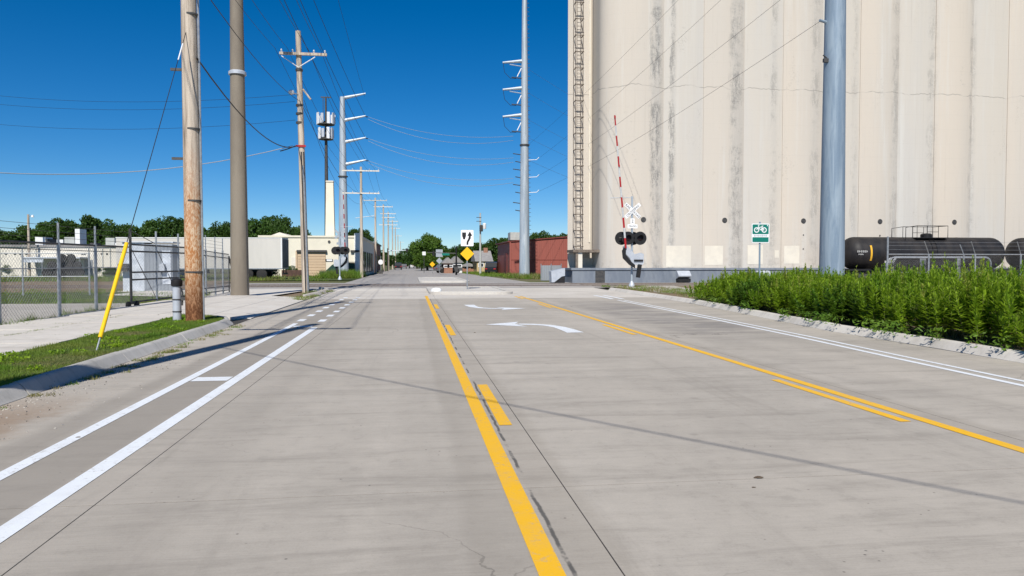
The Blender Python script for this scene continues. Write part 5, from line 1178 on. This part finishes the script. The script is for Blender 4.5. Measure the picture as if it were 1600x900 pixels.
# grass: blades on the strip, tufts elsewhere
def blades(pts, h, w, lean=.5, rs=rng):
    n = len(pts); a = rs.uniform(0, 2 * np.pi, n); side = np.stack([np.cos(a), np.sin(a), np.zeros(n)], 1); ln = rs.normal(size=(n, 3)) * lean; ln[:, 2] = 1; ln /= np.linalg.norm(ln, axis=1)[:, None]
    hh_ = h * rs.uniform(.5, 1.3, n); b = pts; ww = side * (w * rs.uniform(.6, 1.3, n))[:, None]
    return np.stack([b - ww, b + ww, b + ln * hh_[:, None]], 1)
def vnoise(x, y, s, seed=0):
    def h(i, j): v = np.sin(i * 127.1 + j * 311.7 + seed * 17.3) * 43758.5453; return v - np.floor(v)
    X = x * s; Y = y * s; i = np.floor(X); j = np.floor(Y); f = X - i; g_ = Y - j; f = f * f * (3 - 2 * f); g_ = g_ * g_ * (3 - 2 * g_)
    return (h(i, j) * (1 - f) + h(i + 1, j) * f) * (1 - g_) + (h(i, j + 1) * (1 - f) + h(i + 1, j + 1) * f) * g_
N = 95000; x = rng.uniform(-6.1, KL - .17, N); y = rng.uniform(3.5, 20.8, N)
edge = np.where(y > 18.2, KL - .2 - .9 * np.clip((y - 18.2) / 2.6, 0, 1) ** 2.2, KL - .17); ok = x < edge
back = -6.02 + .18 * (vnoise(x * 0, y, 1.3) - .5); ok &= x > back
bare = vnoise(x, y, .9, 3) * .6 + vnoise(x, y, 3.1, 5) * .4; d_pole = np.hypot(x - wp.location.x, y - wp.location.y); d_guy = np.hypot(x - ga.x, y - ga.y)
ok &= (bare < .74) & (d_pole > .3) & ~((d_guy < .5) & (rng.uniform(size=N) < .7))
pts = np.stack([x, y, np.full(N, .125)], 1)[ok]; tall = (.035 + .05 * vnoise(pts[:, 0], pts[:, 1], 2.2, 9) ** 2)
o = soup('lawn_grass', blades(pts, tall, .0042, .45), 3, MT['grass']); tag(o, 'green grass on the strip beside the kerb', None, None, 'stuff')
dry = np.stack([x, y, np.full(N, .125)], 1)[(bare >= .70) & (x < edge) & (x > back)]
o = soup('dry_grass', blades(dry, .035, .004, .9), 3, MT['grass_dry']); tag(o, 'dry straw patches in the grass strip', None, None, 'stuff')
# broad-leaf clumps in the strip
def cluster(cx, cy, n, r, z): a = rng.uniform(0, 6.28, n); q = r * np.sqrt(rng.uniform(0, 1, n)); return np.stack([cx + q * np.cos(a), cy + q * np.sin(a), z + rng.uniform(0, .05, n)], 1)
cl = np.concatenate([cluster(rng.uniform(-5.95, -4.6), rng.uniform(7, 20), 60, rng.uniform(.08, .2), .14) for _ in range(45)])
o = soup('clover_clumps', leaf_quads(cl, rng.uniform(.012, .026, len(cl)), 1.0, .6), 4, MT['weed']); tag(o, 'broad leaved weeds in the grass strip', None, None, 'stuff')
# tufts: sidewalk cracks, gutter, fence foot, verges
tf = []; td = []
def tuft(x, y, z, n, r, h, dst, w=.005): p = cluster(x, y, n, r, z); p[:, 2] = z; dst.append(blades(p, h, w, .6))
for i in range(46):
    yy = rng.uniform(7, 21); tuft(-7.605 + rng.normal() * .03, yy, .10, 50, rng.uniform(.05, .22), .05, tf if i % 2 else td)
for i in range(60): tuft(rng.uniform(-9.1, -6.1), 1.52 * int(rng.uniform(4, 21)) - 12 + 1.52 * 4, .11, 26, .12, .04, tf if i % 3 else td)
for i in range(130): tuft(FX + .25 + rng.normal() * .12, rng.uniform(9, 25), .05, 30, .15, rng.uniform(.06, .3), tf if i % 3 else td, .006)
for i in range(70): tuft(KL + .06 + abs(rng.normal()) * .16, rng.choice([rng.uniform(8.2, 13.5), rng.uniform(13, 19)]), 0.0, 30, .09, .05, td if i % 3 else tf)
for i in range(46): tuft(-4.55 + rng.normal() * .25, rng.uniform(31, 42), .03, 40, .25, .12, td if i % 2 else tf, .008)
for i in range(30): tuft(-9.2 + rng.normal() * .3, rng.uniform(28, 35), .06, 50, .3, .25, td if i % 4 == 0 else tf, .01)
for i in range(170): tuft(rng.uniform(11.6, 14.4), rng.uniform(30, 45), .1, 24, .25, .16, td if rng.uniform() < .6 else tf, .01)
for i in range(240): tuft(rng.uniform(-60, -9.8), rng.uniform(29.6, 41.3), .02, 40, .8, .12, tf, .014)
for i in range(150): tuft(rng.uniform(-60, -14), rng.uniform(41, 46), .01, 30, .7, .15, td if i % 2 else tf, .015)
for i in range(240): tuft(rng.uniform(-60, -8), rng.uniform(66, 90), 0, 40, 1.2, .35, tf if i % 3 else td, .03)
for i in range(60): tuft(rng.uniform(-9.3, -5.6), rng.uniform(78, 86), 0, 90, .5, .85, tf, .025)
for i in range(130): tuft(rng.uniform(10.2, 21), rng.uniform(72, 85), 0, 60, .6, .55, tf if i % 2 else td, .03)
for i in range(90): tuft(rng.uniform(8.5, 13), rng.uniform(86, 125), 0, 50, 1.0, .3, tf, .03)
o = soup('grass_tufts', np.concatenate(tf), 3, MT['grass']); tag(o, 'green grass tufts along cracks, fence foot and verges', None, None, 'stuff')
o = soup('dry_tufts', np.concatenate(td), 3, MT['grass_dry']); tag(o, 'dry straw tufts along gutter and verges', None, None, 'stuff')
# tall weeds along the right kerb
NP = 4300; V = []; VB = []; VP = []; S = MB()
yy = rng.uniform(3.5, 28.7, NP); kx = np.array([RK(v) for v in yy]); dpt = rng.uniform(0, 1, NP) ** .8 * 4.6
xx = kx + .12 + dpt + .45 * vnoise(kx * 0, yy, .9, 4) * np.exp(-dpt)
tops = np.interp(yy, [3, 12, 17, 24, 28, 29.5, 30], [1.46, 1.36, 1.27, 1.14, 1.05, .95, .8]) * np.interp(dpt, [0, .25, .8, 4.6], [.62, .88, 1.0, 1.04]) * rng.uniform(.70, 1.10, NP) * (.80 + .36 * vnoise(xx, yy, .7, 2))
keep = np.ones(NP, bool)
for i in range(NP):
    h = tops[i]; bx, by = xx[i], yy[i]; lx_, ly_ = rng.normal(size=2) * .08
    if dpt[i] < .35: lx_ -= .12
    spc = 1 if vnoise(np.array([bx]), np.array([by]), .9, 11)[0] > .72 and rng.uniform() < .8 else (2 if rng.uniform() < .10 else 0)
    if spc == 1: h *= .82
    if spc == 2: h *= 1.10
    nl = int(56 + 30 * h) if dpt[i] < 2.4 else 40
    if dpt[i] < 2.4: S.tube([(bx, by, .06), (bx + lx_ * .5, by + ly_ * .5, .06 + h * .5), (bx + lx_, by + ly_, h)], [.006, .005, .002], 3, False)
    t = rng.uniform(.10 if dpt[i] < 1.6 else .45, 1.0, nl) ** .8; a = rng.uniform(0, 2 * np.pi, nl); elv = np.interp(t, [0, .6, 1], [.15, .6, 1.15]) + rng.normal(size=nl) * .18
    L = np.interp(t, [0, .35, .8, 1], [.12, .17, .12, .06]) * rng.uniform(.7, 1.25, nl); wl = L * np.interp(t, [0, .5, 1], [.22, .15, .12])
    b = np.stack([bx + lx_ * t, by + ly_ * t, .08 + (h - .08) * t], 1); dr_ = np.stack([np.cos(a) * np.cos(elv), np.sin(a) * np.cos(elv), np.sin(elv)], 1); sd = np.stack([-np.sin(a), np.cos(a), np.zeros(nl)], 1)
    mid = b + dr_ * (L * .5)[:, None]; tip = b + dr_ * L[:, None] - np.array([0, 0, 1]) * (L * .18 * (1 - t))[:, None]
    if spc == 1: wl = wl * 2.3; L = L * 1.15
    V_ = np.stack([b, mid + sd * wl[:, None], tip, mid - sd * wl[:, None]], 1)
    if spc == 2: up_ = t > .72; V.append(V_[~up_]); VP.append(V_[up_])
    else: (VB if spc == 1 else V).append(V_)
o = soup('tall_weeds', np.concatenate(V), 4, MT['weed']); tag(o, 'thick bank of tall leafy green weeds along the right kerb', None, None, 'stuff')
o = soup('broad_weeds', np.concatenate(VB), 4, MT['weed_broad']); tag(o, 'darker broad leaved weeds mixed among the tall weeds at right', None, None, 'stuff')
o = soup('weed_plumes', np.concatenate(VP), 4, MT['weed_plume']); tag(o, 'pale seed plumes on top of the tall weeds at right', None, None, 'stuff')
o = S.build('weed_stems', MT['stem'], None, False, fix=False); tag(o, 'stems of the tall weeds along the right kerb', None, None, 'stuff')
# sprawling low leaves over the kerb
lw = np.concatenate([cluster(RK(v) + rng.uniform(.02, .3), v, 46, rng.uniform(.12, .3), .12) for v in np.concatenate([rng.uniform(9, 28, 20), rng.uniform(9, 17, 14)])]); lw[:, 2] += rng.uniform(0, .22, len(lw))
o = soup('sprawling_weeds', leaf_quads(lw, rng.uniform(.025, .06, len(lw)), .9, .3), 4, MT['weed_broad']); tag(o, 'low sprawling weeds hanging over the right kerb', None, None, 'stuff')
# litter and clods on the road
for i, (px, py, s, lab) in enumerate(((1185, 747, .024, 'small dark clod lying on the turn lane concrete'), (1178, 762, .01, 'tiny twig beside the dark clod on the road'), (122, 684, .016, 'dark twig lying near the left white line'), (742, 520, .02, 'speck of debris by the left turn arrow'))):
    p = G(px, py); m = MB(); rs = random.Random(i)
    m.lathe([(.002, 0), (s * .9, .004), (s, s * .2), (s * .5, s * .45), (.002, s * .5)], 7); m.v = [(a * 1.6 + rs.uniform(-.2, .2) * s, b * .7 + rs.uniform(-.2, .2) * s, max(.001, c + rs.uniform(-.1, .1) * s)) for a, b, c in m.v]
    tag(m.build('debris', MT['silt'], None, False, (p.x, p.y, .001)), lab, 'debris')
pb_ = []; rs = np.random.default_rng(3)
pos = np.stack([KL + .05 + rs.exponential(.28, 700), rs.uniform(6.5, 12.5, 700), np.full(700, .006)], 1); pos = pos[pos[:, 0] < -3.2]
o = soup('gutter_gravel', leaf_quads(pos, rs.uniform(.004, .014, len(pos)), .2, .8, rs), 4, MT['gravel']); tag(o, 'fine gravel washed into the left gutter', None, None, 'stuff')
